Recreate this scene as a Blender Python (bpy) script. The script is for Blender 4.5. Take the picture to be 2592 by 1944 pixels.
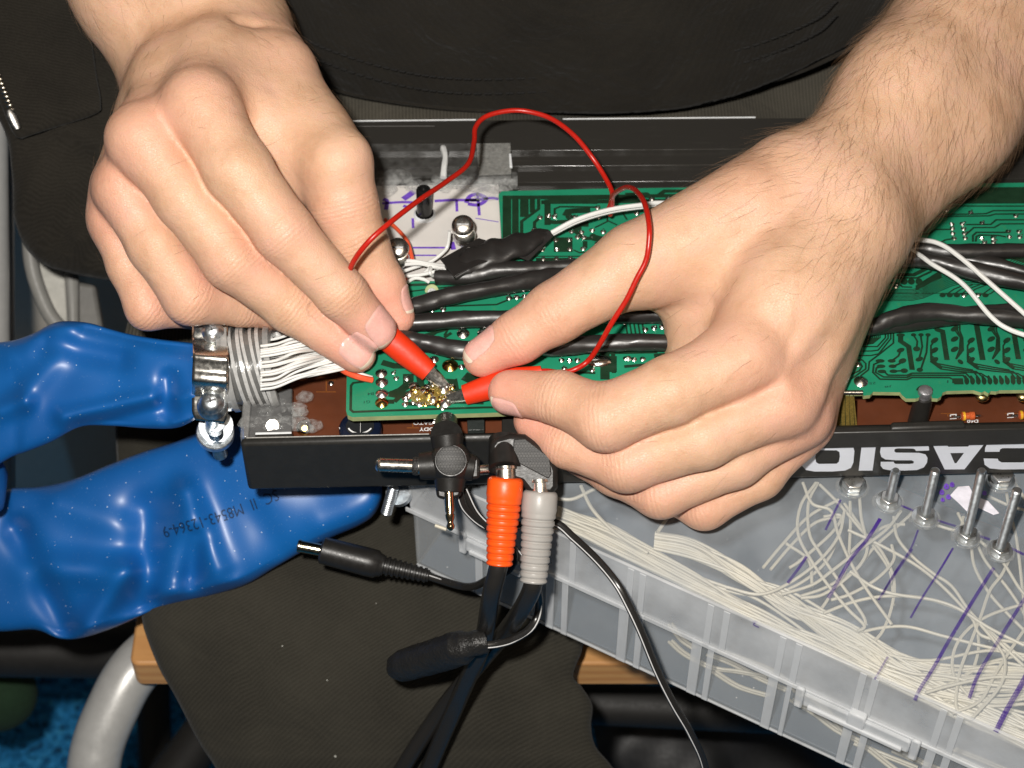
import bpy, bmesh, math, random
import numpy as np
from mathutils import Vector, Matrix

random.seed(7)
rng = np.random.default_rng(11)
scene = bpy.context.scene
for o in list(bpy.data.objects):
    bpy.data.objects.remove(o, do_unlink=True)

# ------------------------------------------------------------------ camera
# all building below is done in millimetres; S turns it into metres
S = 0.001
TILT = math.radians(40.0)          # camera looks down on the lap, 40 degrees off the vertical
FPX = 5000.0                       # focal length in photo pixels (2592 wide)
DIST = 636.0                       # mm to the reference plane
XA = np.array([1.0, 0.0, 0.0])
UA = np.array([0.0, math.cos(TILT), math.sin(TILT)])
BA = np.array([0.0, -math.sin(TILT), math.cos(TILT)])
CAM = BA * DIST

cam_data = bpy.data.cameras.new("camera")
cam = bpy.data.objects.new("camera", cam_data)
scene.collection.objects.link(cam)
scene.camera = cam
cam.matrix_world = Matrix((
    (XA[0], UA[0], BA[0], CAM[0] * S),
    (XA[1], UA[1], BA[1], CAM[1] * S),
    (XA[2], UA[2], BA[2], CAM[2] * S),
    (0, 0, 0, 1)))
cam_data.sensor_width = 36.0
cam_data.lens = 36.0 * FPX / 2592.0
cam_data.clip_start = 0.02
cam_data.clip_end = 50.0
cam_data.dof.use_dof = True
cam_data.dof.focus_distance = 0.625
cam_data.dof.aperture_fstop = 17.0

# ------------------------------------------------------------------ light
world = bpy.data.worlds.new("World")
scene.world = world
world.use_nodes = True
wn = world.node_tree.nodes
wn["Background"].inputs[0].default_value = (1.0, 0.95, 0.88, 1)
wn["Background"].inputs[1].default_value = 0.040

def lamp(name, loc, target, size, power, color):
    ld = bpy.data.lights.new(name, 'AREA')
    ld.shape = 'DISK'; ld.size = size; ld.energy = power; ld.color = color
    lo = bpy.data.objects.new(name, ld)
    scene.collection.objects.link(lo)
    loc = Vector(loc) * S; target = Vector(target) * S
    lo.location = loc
    lo.rotation_euler = (target - loc).to_track_quat('-Z', 'Y').to_euler()
    return lo

# the camera's own flash, just above and left of the lens
fl = CAM + UA * 46 - XA * 42 + BA * 4
lamp("camera_flash", fl, (0, 40, 0), 0.024, 6.1, (1.0, 0.96, 0.90))
# warm room light on the ceiling above and behind the photographer
lamp("ceiling_light", (350, -900, 1500), (0, 50, 0), 0.8, 3.4, (1.0, 0.80, 0.58))

vs = scene.view_settings
vs.view_transform = 'Standard'
vs.look = 'None'
vs.exposure = 0.0
vs.gamma = 1.0
scene.render.engine = 'CYCLES'
scene.cycles.max_bounces = 10
scene.cycles.transparent_max_bounces = 24
scene.cycles.caustics_reflective = False
scene.cycles.caustics_refractive = False

# ------------------------------------------------------------------ geometry helpers
def Q(px, py, h):
    """photo pixel -> point h mm in front of the reference plane (towards the camera)"""
    k = (DIST - h) / FPX
    return XA * ((px - 1296) * k) + UA * (-(py - 972) * k) + BA * h

def P(px, py, z):
    """photo pixel -> point on the level plane at height z mm"""
    d = XA * ((px - 1296) / FPX) + UA * (-(py - 972) / FPX) - BA
    t = (z - CAM[2]) / d[2]
    return CAM + d * t

def onplane(px, py, p0, n):
    d = XA * ((px - 1296) / FPX) + UA * (-(py - 972) / FPX) - BA
    t = np.dot(np.asarray(p0) - CAM, n) / np.dot(d, n)
    return CAM + d * t

def spline(pts, n=8):
    pts = np.asarray(pts, float)
    if len(pts) < 3:
        t = np.linspace(0, 1, n)[:, None]
        return pts[0] * (1 - t) + pts[-1] * t
    out = []
    P_ = np.vstack([2 * pts[0] - pts[1], pts, 2 * pts[-1] - pts[-2]])
    for i in range(1, len(P_) - 2):
        p0, p1, p2, p3 = P_[i - 1], P_[i], P_[i + 1], P_[i + 2]
        for j in range(n):
            t = j / n
            out.append(0.5 * ((2 * p1) + (-p0 + p2) * t + (2 * p0 - 5 * p1 + 4 * p2 - p3) * t * t + (-p0 + 3 * p1 - 3 * p2 + p3) * t ** 3))
    out.append(pts[-1])
    return np.array(out)

class MB:
    """collects shapes in mm; build() links them as one mesh object"""
    def __init__(self):
        self.v = []; self.f = []; self.n = 0; self.mi = []; self.cur = 0
    def add(self, verts, faces):
        verts = np.asarray(verts, float)
        self.v.append(verts)
        for f in faces:
            self.f.append(tuple(int(i) + self.n for i in f)); self.mi.append(self.cur)
        self.n += len(verts)
        return self
    def tube(self, pts, r, seg=10, cap=True, flat=1.0, up=None, twist=0.0):
        pts = np.asarray(pts, float); m = len(pts)
        r = np.broadcast_to(np.asarray(r, float), (m,)) if np.ndim(r) <= 1 else r
        tang = np.gradient(pts, axis=0); tang /= np.linalg.norm(tang, axis=1)[:, None] + 1e-12
        a = np.array([0, 0, 1.0]) if up is None else np.asarray(up, float)
        if abs(np.dot(a, tang[0])) > 0.95: a = np.array([0, 1.0, 0])
        V = []
        nrm = a - tang[0] * np.dot(a, tang[0]); nrm /= np.linalg.norm(nrm)
        for i in range(m):
            nrm = nrm - tang[i] * np.dot(nrm, tang[i]); nrm /= np.linalg.norm(nrm) + 1e-12
            if up is not None:
                nn = a - tang[i] * np.dot(a, tang[i])
                if np.linalg.norm(nn) > .2: nrm = nn / np.linalg.norm(nn)
            b = np.cross(tang[i], nrm)
            for j in range(seg):
                th = 2 * math.pi * j / seg + twist * i
                V.append(pts[i] + r[i] * (math.cos(th) * nrm * flat + math.sin(th) * b))
        F = []
        for i in range(m - 1):
            for j in range(seg):
                k = (j + 1) % seg
                F.append((i * seg + j, i * seg + k, (i + 1) * seg + k, (i + 1) * seg + j))
        if cap:
            F.append(tuple(range(seg))[::-1]); F.append(tuple((m - 1) * seg + j for j in range(seg)))
        return self.add(V, F)
    def lathe(self, a, b, prof, seg=24):
        """profile [(t along a->b in 0..1, radius mm)]"""
        a = np.asarray(a, float); b = np.asarray(b, float)
        pts = []; 
        ax = b - a; L = np.linalg.norm(ax); ax = ax / L
        t0 = np.array([0, 0, 1.0]) if abs(ax[2]) < .9 else np.array([1.0, 0, 0])
        n1 = t0 - ax * np.dot(t0, ax); n1 /= np.linalg.norm(n1); n2 = np.cross(ax, n1)
        V = []
        for t, r in prof:
            c = a + ax * L * t
            for j in range(seg):
                th = 2 * math.pi * j / seg
                V.append(c + max(r, 1e-3) * (math.cos(th) * n1 + math.sin(th) * n2))
        F = []; m = len(prof)
        for i in range(m - 1):
            for j in range(seg):
                k = (j + 1) % seg
                F.append((i * seg + j, i * seg + k, (i + 1) * seg + k, (i + 1) * seg + j))
        F.append(tuple(range(seg))[::-1]); F.append(tuple((m - 1) * seg + j for j in range(seg)))
        return self.add(V, F)
    def prism(self, top, down):
        """polygon (mm points) extruded by vector down"""
        top = np.asarray(top, float); n = len(top); down = np.asarray(down, float)
        V = np.vstack([top, top + down])
        F = [tuple(range(n)), tuple(range(2 * n - 1, n - 1, -1))]
        for i in range(n):
            j = (i + 1) % n
            F.append((i, i + n, j + n, j))
        return self.add(V, F)
    def ribbon(self, pts, w, n=(0, 0, 1)):
        pts = np.asarray(pts, float); n = np.asarray(n, float)
        sg = np.diff(pts, axis=0); q = np.cross(sg, n); q /= np.linalg.norm(q, axis=1)[:, None] + 1e-12
        s = np.empty_like(pts); s[0] = q[0]; s[-1] = q[-1]
        if len(pts) > 2:
            mm = q[:-1] + q[1:]; s[1:-1] = mm / np.maximum(.9, 1 + (q[:-1] * q[1:]).sum(1))[:, None]
        w = np.broadcast_to(np.asarray(w, float), (len(pts),))[:, None]
        V = np.empty((2 * len(pts), 3)); V[0::2] = pts + s * w / 2; V[1::2] = pts - s * w / 2
        F = [(2 * i, 2 * i + 1, 2 * i + 3, 2 * i + 2) for i in range(len(pts) - 1)]
        return self.add(V, F)
    def ball(self, c, r, sc=(1, 1, 1), rings=8, seg=12):
        V = []; F = []
        for i in range(rings + 1):
            ph = math.pi * i / rings
            for j in range(seg):
                th = 2 * math.pi * j / seg
                V.append([c[0] + r * sc[0] * math.sin(ph) * math.cos(th), c[1] + r * sc[1] * math.sin(ph) * math.sin(th), c[2] + r * sc[2] * math.cos(ph)])
        for i in range(rings):
            for j in range(seg):
                k = (j + 1) % seg
                F.append((i * seg + j, (i + 1) * seg + j, (i + 1) * seg + k, i * seg + k))
        return self.add(V, F)
    def grid(self, G):
        G = np.asarray(G, float); m, n = G.shape[:2]
        F = [(i * n + j, i * n + j + 1, (i + 1) * n + j + 1, (i + 1) * n + j) for i in range(m - 1) for j in range(n - 1)]
        return self.add(G.reshape(-1, 3), F)
    def build(self, name, mat, parent=None, smooth=True, bevel=0.0, mats=None, origin=None, sub=0, autosmooth=True):
        V = np.vstack(self.v)
        if parent is not None:
            org = np.array(parent["_o"]) if "_o" in parent else np.zeros(3)
        elif origin is not None:
            org = np.asarray(origin, float)
        else:
            mn, mx = V.min(0), V.max(0); org = np.array([(mn[0] + mx[0]) / 2, (mn[1] + mx[1]) / 2, mn[2]])
        me = bpy.data.meshes.new(name)
        me.from_pydata(((V - org) * S).tolist(), [], self.f)
        for mm in (mats or [mat]): me.materials.append(mm)
        if mats: me.polygons.foreach_set("material_index", self.mi)
        bm = bmesh.new(); bm.from_mesh(me)
        bmesh.ops.recalc_face_normals(bm, faces=bm.faces)
        bm.to_mesh(me); bm.free()
        if smooth:
            me.polygons.foreach_set("use_smooth", [True] * len(me.polygons))
            if autosmooth:
                me.set_sharp_from_angle(angle=math.radians(38))
        o = bpy.data.objects.new(name, me)
        scene.collection.objects.link(o)
        if parent is not None:
            o.parent = parent
        else:
            o.location = Vector(org * S)
        o["_o"] = [float(x) for x in org]
        if bevel > 0:
            m = o.modifiers.new("bevel", 'BEVEL'); m.width = bevel * S; m.segments = 2; m.limit_method = 'ANGLE'; m.angle_limit = math.radians(40)
        if sub:
            m = o.modifiers.new("sub", 'SUBSURF'); m.levels = sub; m.render_levels = sub
        return o

def tag(o, label=None, cat=None, group=None, kind=None):
    if label: o["label"] = label
    if cat: o["category"] = cat
    if group: o["group"] = group
    if kind: o["kind"] = kind
    return o

def thing(name, label, cat, at, group=None):
    o = bpy.data.objects.new(name, None)
    scene.collection.objects.link(o)
    o.empty_display_size = 0.01
    o.location = Vector(np.asarray(at, float) * S)
    o["_o"] = [float(x) for x in at]
    return tag(o, label, cat, group)

def text_mesh(txt, p0, p1, p2, name, mat, parent, bold=0.0, depth=0.0, nrm=(0, 0, 1)):
    """flat lettering: baseline p0->p1, cap height p0->p2 (mm points)"""
    cu = bpy.data.curves.new("t", 'FONT'); cu.body = txt; cu.size = 1; cu.offset = bold; cu.resolution_u = 3
    ob = bpy.data.objects.new("t", cu); scene.collection.objects.link(ob)
    dg = bpy.context.evaluated_depsgraph_get()
    me = bpy.data.meshes.new_from_object(ob.evaluated_get(dg))
    co = np.array([v.co[:] for v in me.vertices]); fs = [tuple(p.vertices) for p in me.polygons]
    bpy.data.objects.remove(ob); bpy.data.meshes.remove(me)
    co[:, 0] = (co[:, 0] - co[:, 0].min()) / (np.ptp(co[:, 0]) + 1e-9)
    co[:, 1] = (co[:, 1] - co[:, 1].min()) / (np.ptp(co[:, 1]) + 1e-9)
    p0, p1, p2 = map(np.asarray, (p0, p1, p2))
    V = p0 + co[:, :1] * (p1 - p0) + co[:, 1:2] * (p2 - p0)
    return MB().add(V, fs).build(name, mat, parent, smooth=False)

def shape_mesh(loops, fn, name, mat, parent):
    """filled outline with holes, loops of 2d points, fn maps 2d -> mm point"""
    cu = bpy.data.curves.new("c", 'CURVE'); cu.dimensions = '2D'; cu.fill_mode = 'BOTH'
    for lp in loops:
        sp = cu.splines.new('POLY'); sp.points.add(len(lp) - 1)
        for i, (x, y) in enumerate(lp): sp.points[i].co = (x / 100, -y / 100, 0, 1)
        sp.use_cyclic_u = True
    ob = bpy.data.objects.new("c", cu); scene.collection.objects.link(ob)
    dg = bpy.context.evaluated_depsgraph_get()
    me = bpy.data.meshes.new_from_object(ob.evaluated_get(dg))
    V = [fn(v.co[0] * 100, -v.co[1] * 100) for v in me.vertices]; fs = [tuple(p.vertices) for p in me.polygons]
    bpy.data.objects.remove(ob); bpy.data.meshes.remove(me)
    return MB().add(V, fs).build(name, mat, parent, smooth=False)

# ------------------------------------------------------------------ materials
def newmat(name):
    m = bpy.data.materials.new(name); m.use_nodes = True
    return m, m.node_tree, m.node_tree.nodes["Principled BSDF"]

def tc(nt, scale=1000.0, rot=(0, 0, 0), stretch=(1, 1, 1)):
    """object coordinates in mm"""
    t = nt.nodes.new('ShaderNodeTexCoord'); mp = nt.nodes.new('ShaderNodeMapping')
    mp.inputs['Scale'].default_value = [scale * s for s in stretch]
    mp.inputs['Rotation'].default_value = rot
    nt.links.new(t.outputs['Object'], mp.inputs['Vector'])
    return mp.outputs[0]

def noise(nt, vec, scale, detail=4, rough=.55, dist=0):
    n = nt.nodes.new('ShaderNodeTexNoise'); n.inputs['Scale'].default_value = scale
    n.inputs['Detail'].default_value = detail; n.inputs['Roughness'].default_value = rough; n.inputs['Distortion'].default_value = dist
    nt.links.new(vec, n.inputs['Vector']); return n.outputs['Fac']

def ramp(nt, fac, stops):
    r = nt.nodes.new('ShaderNodeValToRGB'); el = r.color_ramp.elements
    while len(el) > 1: el.remove(el[-1])
    el[0].position = stops[0][0]; el[0].color = (*stops[0][1], 1)
    for p, c in stops[1:]:
        e = el.new(p); e.color = (*c, 1)
    nt.links.new(fac, r.inputs[0]); return r.outputs[0]

def bump(nt, fac, dist_mm, strength=1.0, prev=None):
    b = nt.nodes.new('ShaderNodeBump'); b.inputs['Distance'].default_value = dist_mm * S; b.inputs['Strength'].default_value = strength
    nt.links.new(fac, b.inputs['Height'])
    if prev is not None: nt.links.new(prev, b.inputs['Normal'])
    return b.outputs[0]

def mixc(nt, fac, a, b, mode='MIX'):
    m = nt.nodes.new('ShaderNodeMix'); m.data_type = 'RGBA'; m.blend_type = mode
    for sock, val in ((m.inputs[0], fac), (m.inputs[6], a), (m.inputs[7], b)):
        if hasattr(val, 'links') or hasattr(val, 'is_linked'): nt.links.new(val, sock)
        elif isinstance(val, (int, float)): sock.default_value = val
        else: sock.default_value = (*val, 1)
    return m.outputs[2]

def math_(nt, op, a, b=0.0, c=None):
    m = nt.nodes.new('ShaderNodeMath'); m.operation = op
    for i, v in enumerate((a, b) if c is None else (a, b, c)):
        if isinstance(v, (int, float)): m.inputs[i].default_value = v
        else: nt.links.new(v, m.inputs[i])
    return m.outputs[0]

def plain(name, col, rough=.5, metal=0.0, var=.12, vscale=.25, bmp=0.02, bscale=1.5, coat=0.0, spec=.5, trans=0.0, alpha=1.0, ior=1.45):
    m, nt, b = newmat(name)
    v = tc(nt)
    n = noise(nt, v, vscale, 5)
    lo = tuple(c * (1 - var) for c in col); hi = tuple(min(1, c * (1 + var)) for c in col)
    nt.links.new(ramp(nt, n, [(.3, lo), (.7, hi)]), b.inputs['Base Color'])
    b.inputs['Metallic'].default_value = metal
    r = ramp(nt, noise(nt, v, vscale * 3, 4), [(.3, (max(0, rough - .06),) * 3), (.7, (min(1, rough + .08),) * 3)])
    nt.links.new(r, b.inputs['Roughness'])
    b.inputs['Coat Weight'].default_value = coat
    b.inputs['Specular IOR Level'].default_value = spec
    b.inputs['Transmission Weight'].default_value = trans
    b.inputs['Alpha'].default_value = alpha
    b.inputs['IOR'].default_value = ior
    if bmp > 0: nt.links.new(bump(nt, noise(nt, v, bscale, 4), bmp), b.inputs['Normal'])
    return m
# ================================================================== THE PERSON
def skin_material():
    m, nt, b = newmat("skin")
    v = tc(nt)
    a = nt.nodes.new('ShaderNodeAttribute'); a.attribute_name = 'red'
    cr = nt.nodes.new('ShaderNodeAttribute'); cr.attribute_name = 'crease_u'
    cm = nt.nodes.new('ShaderNodeAttribute'); cm.attribute_name = 'crease_m'
    base = ramp(nt, noise(nt, v, .07, 5, .6), [(.32, (.54, .335, .20)), (.50, (.645, .42, .27)), (.70, (.68, .43, .31))])
    base = mixc(nt, math_(nt, 'MULTIPLY', noise(nt, v, .30, 4), .45), base, (.68, .36, .25))
    base = mixc(nt, a.outputs['Fac'], base, (.74, .33, .25))
    # fine speckle of pores and freckles
    sp = ramp(nt, noise(nt, v, 2.2, 3), [(.0, (1, 1, 1)), (.42, (1, 1, 1)), (.30, (.86, .80, .76))])
    base = mixc(nt, .55, base, mixc(nt, 1.0, base, sp, 'MULTIPLY'))
    nt.links.new(base, b.inputs['Base Color'])
    b.inputs['Subsurface Weight'].default_value = .22
    b.inputs['Subsurface Radius'].default_value = (1.0, .34, .16)
    b.inputs['Subsurface Scale'].default_value = .0035
    nt.links.new(ramp(nt, noise(nt, v, .9, 3), [(.3, (.36,) * 3), (.7, (.52,) * 3)]), b.inputs['Roughness'])
    b.inputs['Specular IOR Level'].default_value = .42
    # relief: pores, fine criss-cross lines, ripples over the finger joints
    vor = nt.nodes.new('ShaderNodeTexVoronoi'); vor.feature = 'DISTANCE_TO_EDGE'; vor.inputs['Scale'].default_value = 1.05
    mp = tc(nt, stretch=(1, 1.5, 1)); nt.links.new(mp, vor.inputs['Vector'])
    n1 = bump(nt, ramp(nt, vor.outputs['Distance'], [(.0, (0,) * 3), (.12, (1,) * 3)]), .05, .8)
    n2 = bump(nt, noise(nt, v, 1.6, 5, .65), .13, .9, n1)
    n3 = bump(nt, noise(nt, v, .22, 3, .5), .55, .6, n2)
    ph = math_(nt, 'ADD', math_(nt, 'MULTIPLY', cr.outputs['Fac'], 2 * math.pi / 1.5), math_(nt, 'MULTIPLY', noise(nt, v, .35, 3), 7.0))
    sn = math_(nt, 'MULTIPLY', math_(nt, 'SINE', ph), cm.outputs['Fac'])
    n4 = bump(nt, sn, .055, .8, n3)
    nt.links.new(n4, b.inputs['Normal'])
    return m

M_skin = skin_material()
M_nail = plain("fingernail", (.80, .42, .36), .24, var=.06, vscale=.4, bmp=.02, bscale=.8, coat=.25)
M_nail.node_tree.nodes["Principled BSDF"].inputs['Subsurface Weight'].default_value = .15
M_nail.node_tree.nodes["Principled BSDF"].inputs['Subsurface Scale'].default_value = .002
M_nailtip = plain("fingernail_edge", (.80, .68, .54), .35, var=.05, bmp=0)

def smin(a, b, k):
    h = np.clip(.5 + .5 * (b - a) / k, 0, 1)
    return b * (1 - h) + a * h - k * h * (1 - h)

def C(px, py, h):
    k = (DIST - h) / FPX
    return np.array([(px - 1296) * k, -(py - 972) * k, h])

def to_world(c):
    return c[:, :1] * XA + c[:, 1:2] * UA + c[:, 2:3] * BA

def seg_d(p, a, b, ra, rb, squash=1.0):
    ab = b - a; L2 = np.dot(ab, ab)
    t = np.clip(((p - a) @ ab) / L2, 0, 1)
    d = p - (a + t[..., None] * ab)
    if squash != 1.0: d = d * np.array([1, 1, squash])
    return np.sqrt((d * d).sum(-1)) - (ra + (rb - ra) * t)

class Hand:
    def __init__(self, chains, palm, arm, bumps, cuts=(), kf=2.2, kp=9.0):
        cv = lambda ch: [(C(*j[:3]), j[3]) for j in ch]
        self.fingers = [cv(c) for c in chains]
        self.palm = [(C(*s[0][:3]), s[0][3], C(*s[1][:3]), s[1][3]) for s in palm]
        self.arm = [(C(*s[0][:3]), s[0][3], C(*s[1][:3]), s[1][3]) for s in arm]
        self.bumps = [(C(*b[:3]), b[3], b[4]) for b in bumps]
        self.cuts = [(C(*c[0][:3]), C(*c[1][:3]), c[2], c[3]) for c in cuts]
        self.kf = 1.1; self.kp = kp
    def __call__(self, p):
        pm = None
        for a, ra, b, rb in self.palm:
            d = seg_d(p, a, b, ra, rb)
            pm = d if pm is None else smin(pm, d, self.kp)
        ar = None
        for a, ra, b, rb in self.arm:
            d = seg_d(p, a, b, ra, rb)
            ar = d if ar is None else smin(ar, d, 12.0)
        pm = smin(pm, ar, 13.0)
        out = None
        for ch in self.fingers:
            f = None
            for (a, ra), (b, rb) in zip(ch[:-1], ch[1:]):
                d = seg_d(p, a, b, ra, rb)
                f = d if f is None else smin(f, d, 2.6)
            raw = f
            f = smin(f, pm, 9.0)
            if out is None: out = f; praw = raw
            else:
                gr = .65 * np.exp(-((raw - praw) / 2.6) ** 2) * np.exp(-(np.minimum(raw, praw) / 2.5) ** 2)
                out = smin(out, f, 2.2) + gr; praw = np.minimum(raw, praw)
        for c, r, amt in self.bumps:          # + raises, - hollows
            out = out - amt * np.exp(-((p - c) ** 2).sum(-1) / (r * r))
        for a, b, r, amt in self.cuts:        # grooves along a line
            d = seg_d(p, a, b, 0, 0)
            out = out + amt * np.exp(-(d / r) ** 2)
        return out

def surface_net(fn, lo, hi, step):
    n = np.ceil((hi - lo) / step).astype(int) + 1
    ax = [lo[i] + step * np.arange(n[i]) for i in range(3)]
    F = np.empty(n, np.float32)
    Y, Z = np.meshgrid(ax[1], ax[2], indexing='ij')
    # coarse pass finds the band near the surface, only that band is sampled finely
    K4 = 4
    cax = [a[::K4] for a in ax]
    cp = np.stack(np.meshgrid(*cax, indexing='ij'), -1).astype(np.float32)
    FC = fn(cp)
    idx3 = [np.minimum((np.arange(n[i]) + K4 // 2) // K4, len(cax[i]) - 1) for i in range(3)]
    F[:] = FC[np.ix_(*idx3)]
    near = np.argwhere(np.abs(F) < step * 5.5)
    for i in range(0, len(near), 300000):
        q = near[i:i + 300000]
        p = np.stack([ax[k][q[:, k]] for k in range(3)], -1).astype(np.float32)
        F[q[:, 0], q[:, 1], q[:, 2]] = fn(p)
    ins = F < 0
    corners = [(a, b, c) for a in (0, 1) for b in (0, 1) for c in (0, 1)]
    sh = lambda A, a, b, c: A[a:n[0] - 1 + a, b:n[1] - 1 + b, c:n[2] - 1 + c]
    cnt = sum(sh(ins, *c).astype(np.int8) for c in corners)
    act = (cnt > 0) & (cnt < 8)
    idx = -np.ones(act.shape, np.int64); I = np.argwhere(act); idx[act] = np.arange(len(I))
    acc = np.zeros((len(I), 3)); num = np.zeros(len(I))
    for i, c0 in enumerate(corners):
        for axis in range(3):
            if c0[axis]: continue
            c1 = list(c0); c1[axis] = 1
            v0 = F[I[:, 0] + c0[0], I[:, 1] + c0[1], I[:, 2] + c0[2]]
            v1 = F[I[:, 0] + c1[0], I[:, 1] + c1[1], I[:, 2] + c1[2]]
            cross = (v0 < 0) != (v1 < 0)
            t = np.where(cross, v0 / (v0 - v1 + 1e-12), 0)
            q = np.tile(np.array(c0, float), (len(I), 1)); q[:, axis] += t
            acc[cross] += q[cross]; num[cross] += 1
    V = lo + step * (I + acc / num[:, None])
    faces = []
    for axis in range(3):
        o1, o2 = [(1, 2), (2, 0), (0, 1)][axis]
        s0 = [slice(None)] * 3; s1 = [slice(None)] * 3
        s0[axis] = slice(0, -1); s1[axis] = slice(1, None)
        A = ins[tuple(s0)]; B = ins[tuple(s1)]
        E = np.argwhere(A != B)
        E = E[(E[:, o1] > 0) & (E[:, o2] > 0) & (E[:, o1] < n[o1] - 1) & (E[:, o2] < n[o2] - 1)]
        fl_ = A[tuple(E.T)]
        def g(d1, d2):
            e = E.copy(); e[:, o1] -= d1; e[:, o2] -= d2
            return idx[tuple(e.T)]
        q = np.stack([g(0, 0), g(1, 0), g(1, 1), g(0, 1)], 1)
        q[~fl_] = q[~fl_][:, ::-1]
        faces.append(q)
    Fc = np.vstack(faces); Fc = Fc[(Fc >= 0).all(1)]
    # relax onto the surface
    for _ in range(2):
        e = 0.3
        f0 = fn(V); g = np.stack([fn(V + np.eye(3)[k] * e) - fn(V - np.eye(3)[k] * e) for k in range(3)], 1) / (2 * e)
        g /= np.linalg.norm(g, axis=1)[:, None] + 1e-9
        V = V - g * np.clip(f0, -.35, .35)[:, None]
    e1 = np.vstack([Fc[:, [0, 1]], Fc[:, [1, 2]], Fc[:, [2, 3]], Fc[:, [3, 0]]])
    for _ in range(3):
        s = np.zeros_like(V); c = np.zeros(len(V))
        for a, b in ((0, 1), (1, 0)):
            for k in range(3): s[:, k] += np.bincount(e1[:, a], V[e1[:, b], k], len(V))
            c += np.bincount(e1[:, a], minlength=len(V))
        V = V * .45 + .55 * s / np.maximum(c, 1)[:, None]
    g = np.stack([fn(V + np.eye(3)[k] * .5) - fn(V - np.eye(3)[k] * .5) for k in range(3)], 1)
    g /= np.linalg.norm(g, axis=1)[:, None] + 1e-9
    return V, Fc, g

# ---- hand at the image's left (person's right hand) : px, py, h(mm towards camera), radius mm
L_index = [(508, 272, 23, 11.0), (600, 430, 28, 10.6), (718, 588, 27, 9.4), (862, 742, 20, 8.0), (946, 834, 12, 7.0)]
L_middle = [(360, 352, 22, 10.2), (470, 500, 22, 9.9), (592, 655, 20, 9.9), (738, 775, 12, 8.3), (902, 892, 7, 6.6)]
L_ring = [(312, 478, 12, 9.3), (395, 620, 12, 9.0), (482, 752, 9, 8.7), (610, 765, -4, 7.6), (720, 790, -14, 6.6)]
L_pinky = [(296, 560, 1, 7.9), (330, 670, 0, 7.4), (375, 778, -3, 7.2), (490, 780, -12, 6.4), (580, 795, -22, 5.8)]
L_thumb = [(700, 190, -14, 11.5), (852, 415, 8, 11.2), (872, 520, 5, 10.6), (908, 615, 2, 9.3), (966, 720, -2, 7.5), (1006, 802, -4, 5.8)]
L_palm = [((503, 275, 19, 11), (545, 175, -7, 13)), ((545, 175, -7, 13), (590, 80, -36, 14)),
          ((363, 352, 15, 10.5), (445, 215, -14, 12.5)), ((445, 215, -14, 12.5), (530, 80, -42, 13)),
          ((318, 470, 2, 10.0), (480, 100, -46, 13)),
          ((300, 560, -6, 8.5), (455, 120, -50, 12)),
          ((800, 350, -4, 8.5), (575, 250, -20, 10)),
          ((700, 180, -12, 11.0), (620, 70, -34, 13)),
          ((560, 400, -14, 12.0), (430, 560, -20, 11)),
         ((600, 290, 2, 10.0), (765, 440, -3, 8.5)), ((640, 260, -4, 10.0), (820, 420, -2, 9.0))]
L_arm = [((453, 195, -50, 15.5), (345, -26, -38, 18.5)), ((345, -26, -38, 18.5), (180, -360, -20, 23)),
         ((610, 120, -42, 13.5), (480, -120, -30, 18)), ((480, -120, -30, 18), (340, -420, -14, 23))]
L_bumps = [(505, 262, 38, 6, .4), (345, 340, 34, 5, .4), (290, 455, 22, 6, .5),
           (722, 590, 38, 5, .5), (597, 655, 30, 5, .5), (480, 745, 20, 5, .7), (372, 780, 6, 4, .5), (905, 350, 16, 8, .9)]
L_cuts = [((668, 250, 10), (730, 370, 8), 3.2, -.9), ((640, 150, -2), (790, 330, 10), 3.0, -.8),
          ((300, 310, 2), (520, 180, 4), 10, 1.8), ((600, 60, -6), (745, 115, -14), 3.0, 1.6), ((560, 130, -8), (750, 185, -6), 1.8, .6), ((500, 150, -8), (650, 215, 2), 1.6, .45), ((430, 150, -20), (600, 110, -16), 1.8, .6), ((640, 240, 8), (600, 120, -10), 2.0, -.5)]
LH = Hand([L_index, L_middle, L_ring, L_pinky, L_thumb], L_palm, L_arm, L_bumps, L_cuts)

# ---- hand at the image's right (person's left hand)
R_index = [(1880, 908, 34, 11.8), (1700, 990, 38, 10.6), (1535, 1058, 36, 10.2), (1418, 1008, 28, 8.2), (1292, 992, 19.5, 7.1)]
R_middle = [(1978, 1012, 28, 11.0), (1780, 1105, 31, 9.9), (1588, 1165, 26, 9.8), (1440, 1115, 18, 8.6), (1358, 1062, 12, 7.4)]
R_ring = [(2020, 1052, 16, 9.8), (1860, 1160, 20, 9.2), (1672, 1240, 17, 8.8), (1560, 1192, 9, 7.8), (1470, 1150, 2, 7)]
R_pinky = [(2030, 1072, 4, 9.0), (1920, 1200, 9, 8.0), (1782, 1276, 8, 8.0), (1690, 1240, 0, 7.0), (1620, 1200, -6, 6)]
R_thumb = [(1900, 520, 14, 13.5), (1608, 668, 15, 12.4), (1405, 792, 15, 9.6), (1310, 855, 13, 8.2), (1222, 905, 11.5, 6.4)]
R_palm = [((1882, 905, 28, 12.0), (1990, 735, 24, 14)), ((1990, 735, 24, 14), (2110, 560, 12, 17)),
          ((1975, 1005, 22, 11.0), (2040, 800, 22, 12.5)), ((2040, 800, 22, 12.5), (2135, 590, 12, 15)),
          ((2012, 1035, 10, 10.5), (2145, 620, 6, 14)),
          ((2012, 1040, 0, 9.5), (2128, 650, -2, 12)),
          ((1660, 680, 8, 12.0), (1990, 470, 6, 15)),
          ((1790, 650, 8, 13.0), (1990, 700, 10, 16)),
          ((1735, 735, -2, 9.0), (1860, 800, 6, 13)),
          ((1800, 880, -4, 14.0), (1950, 950, -8, 13))]
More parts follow.
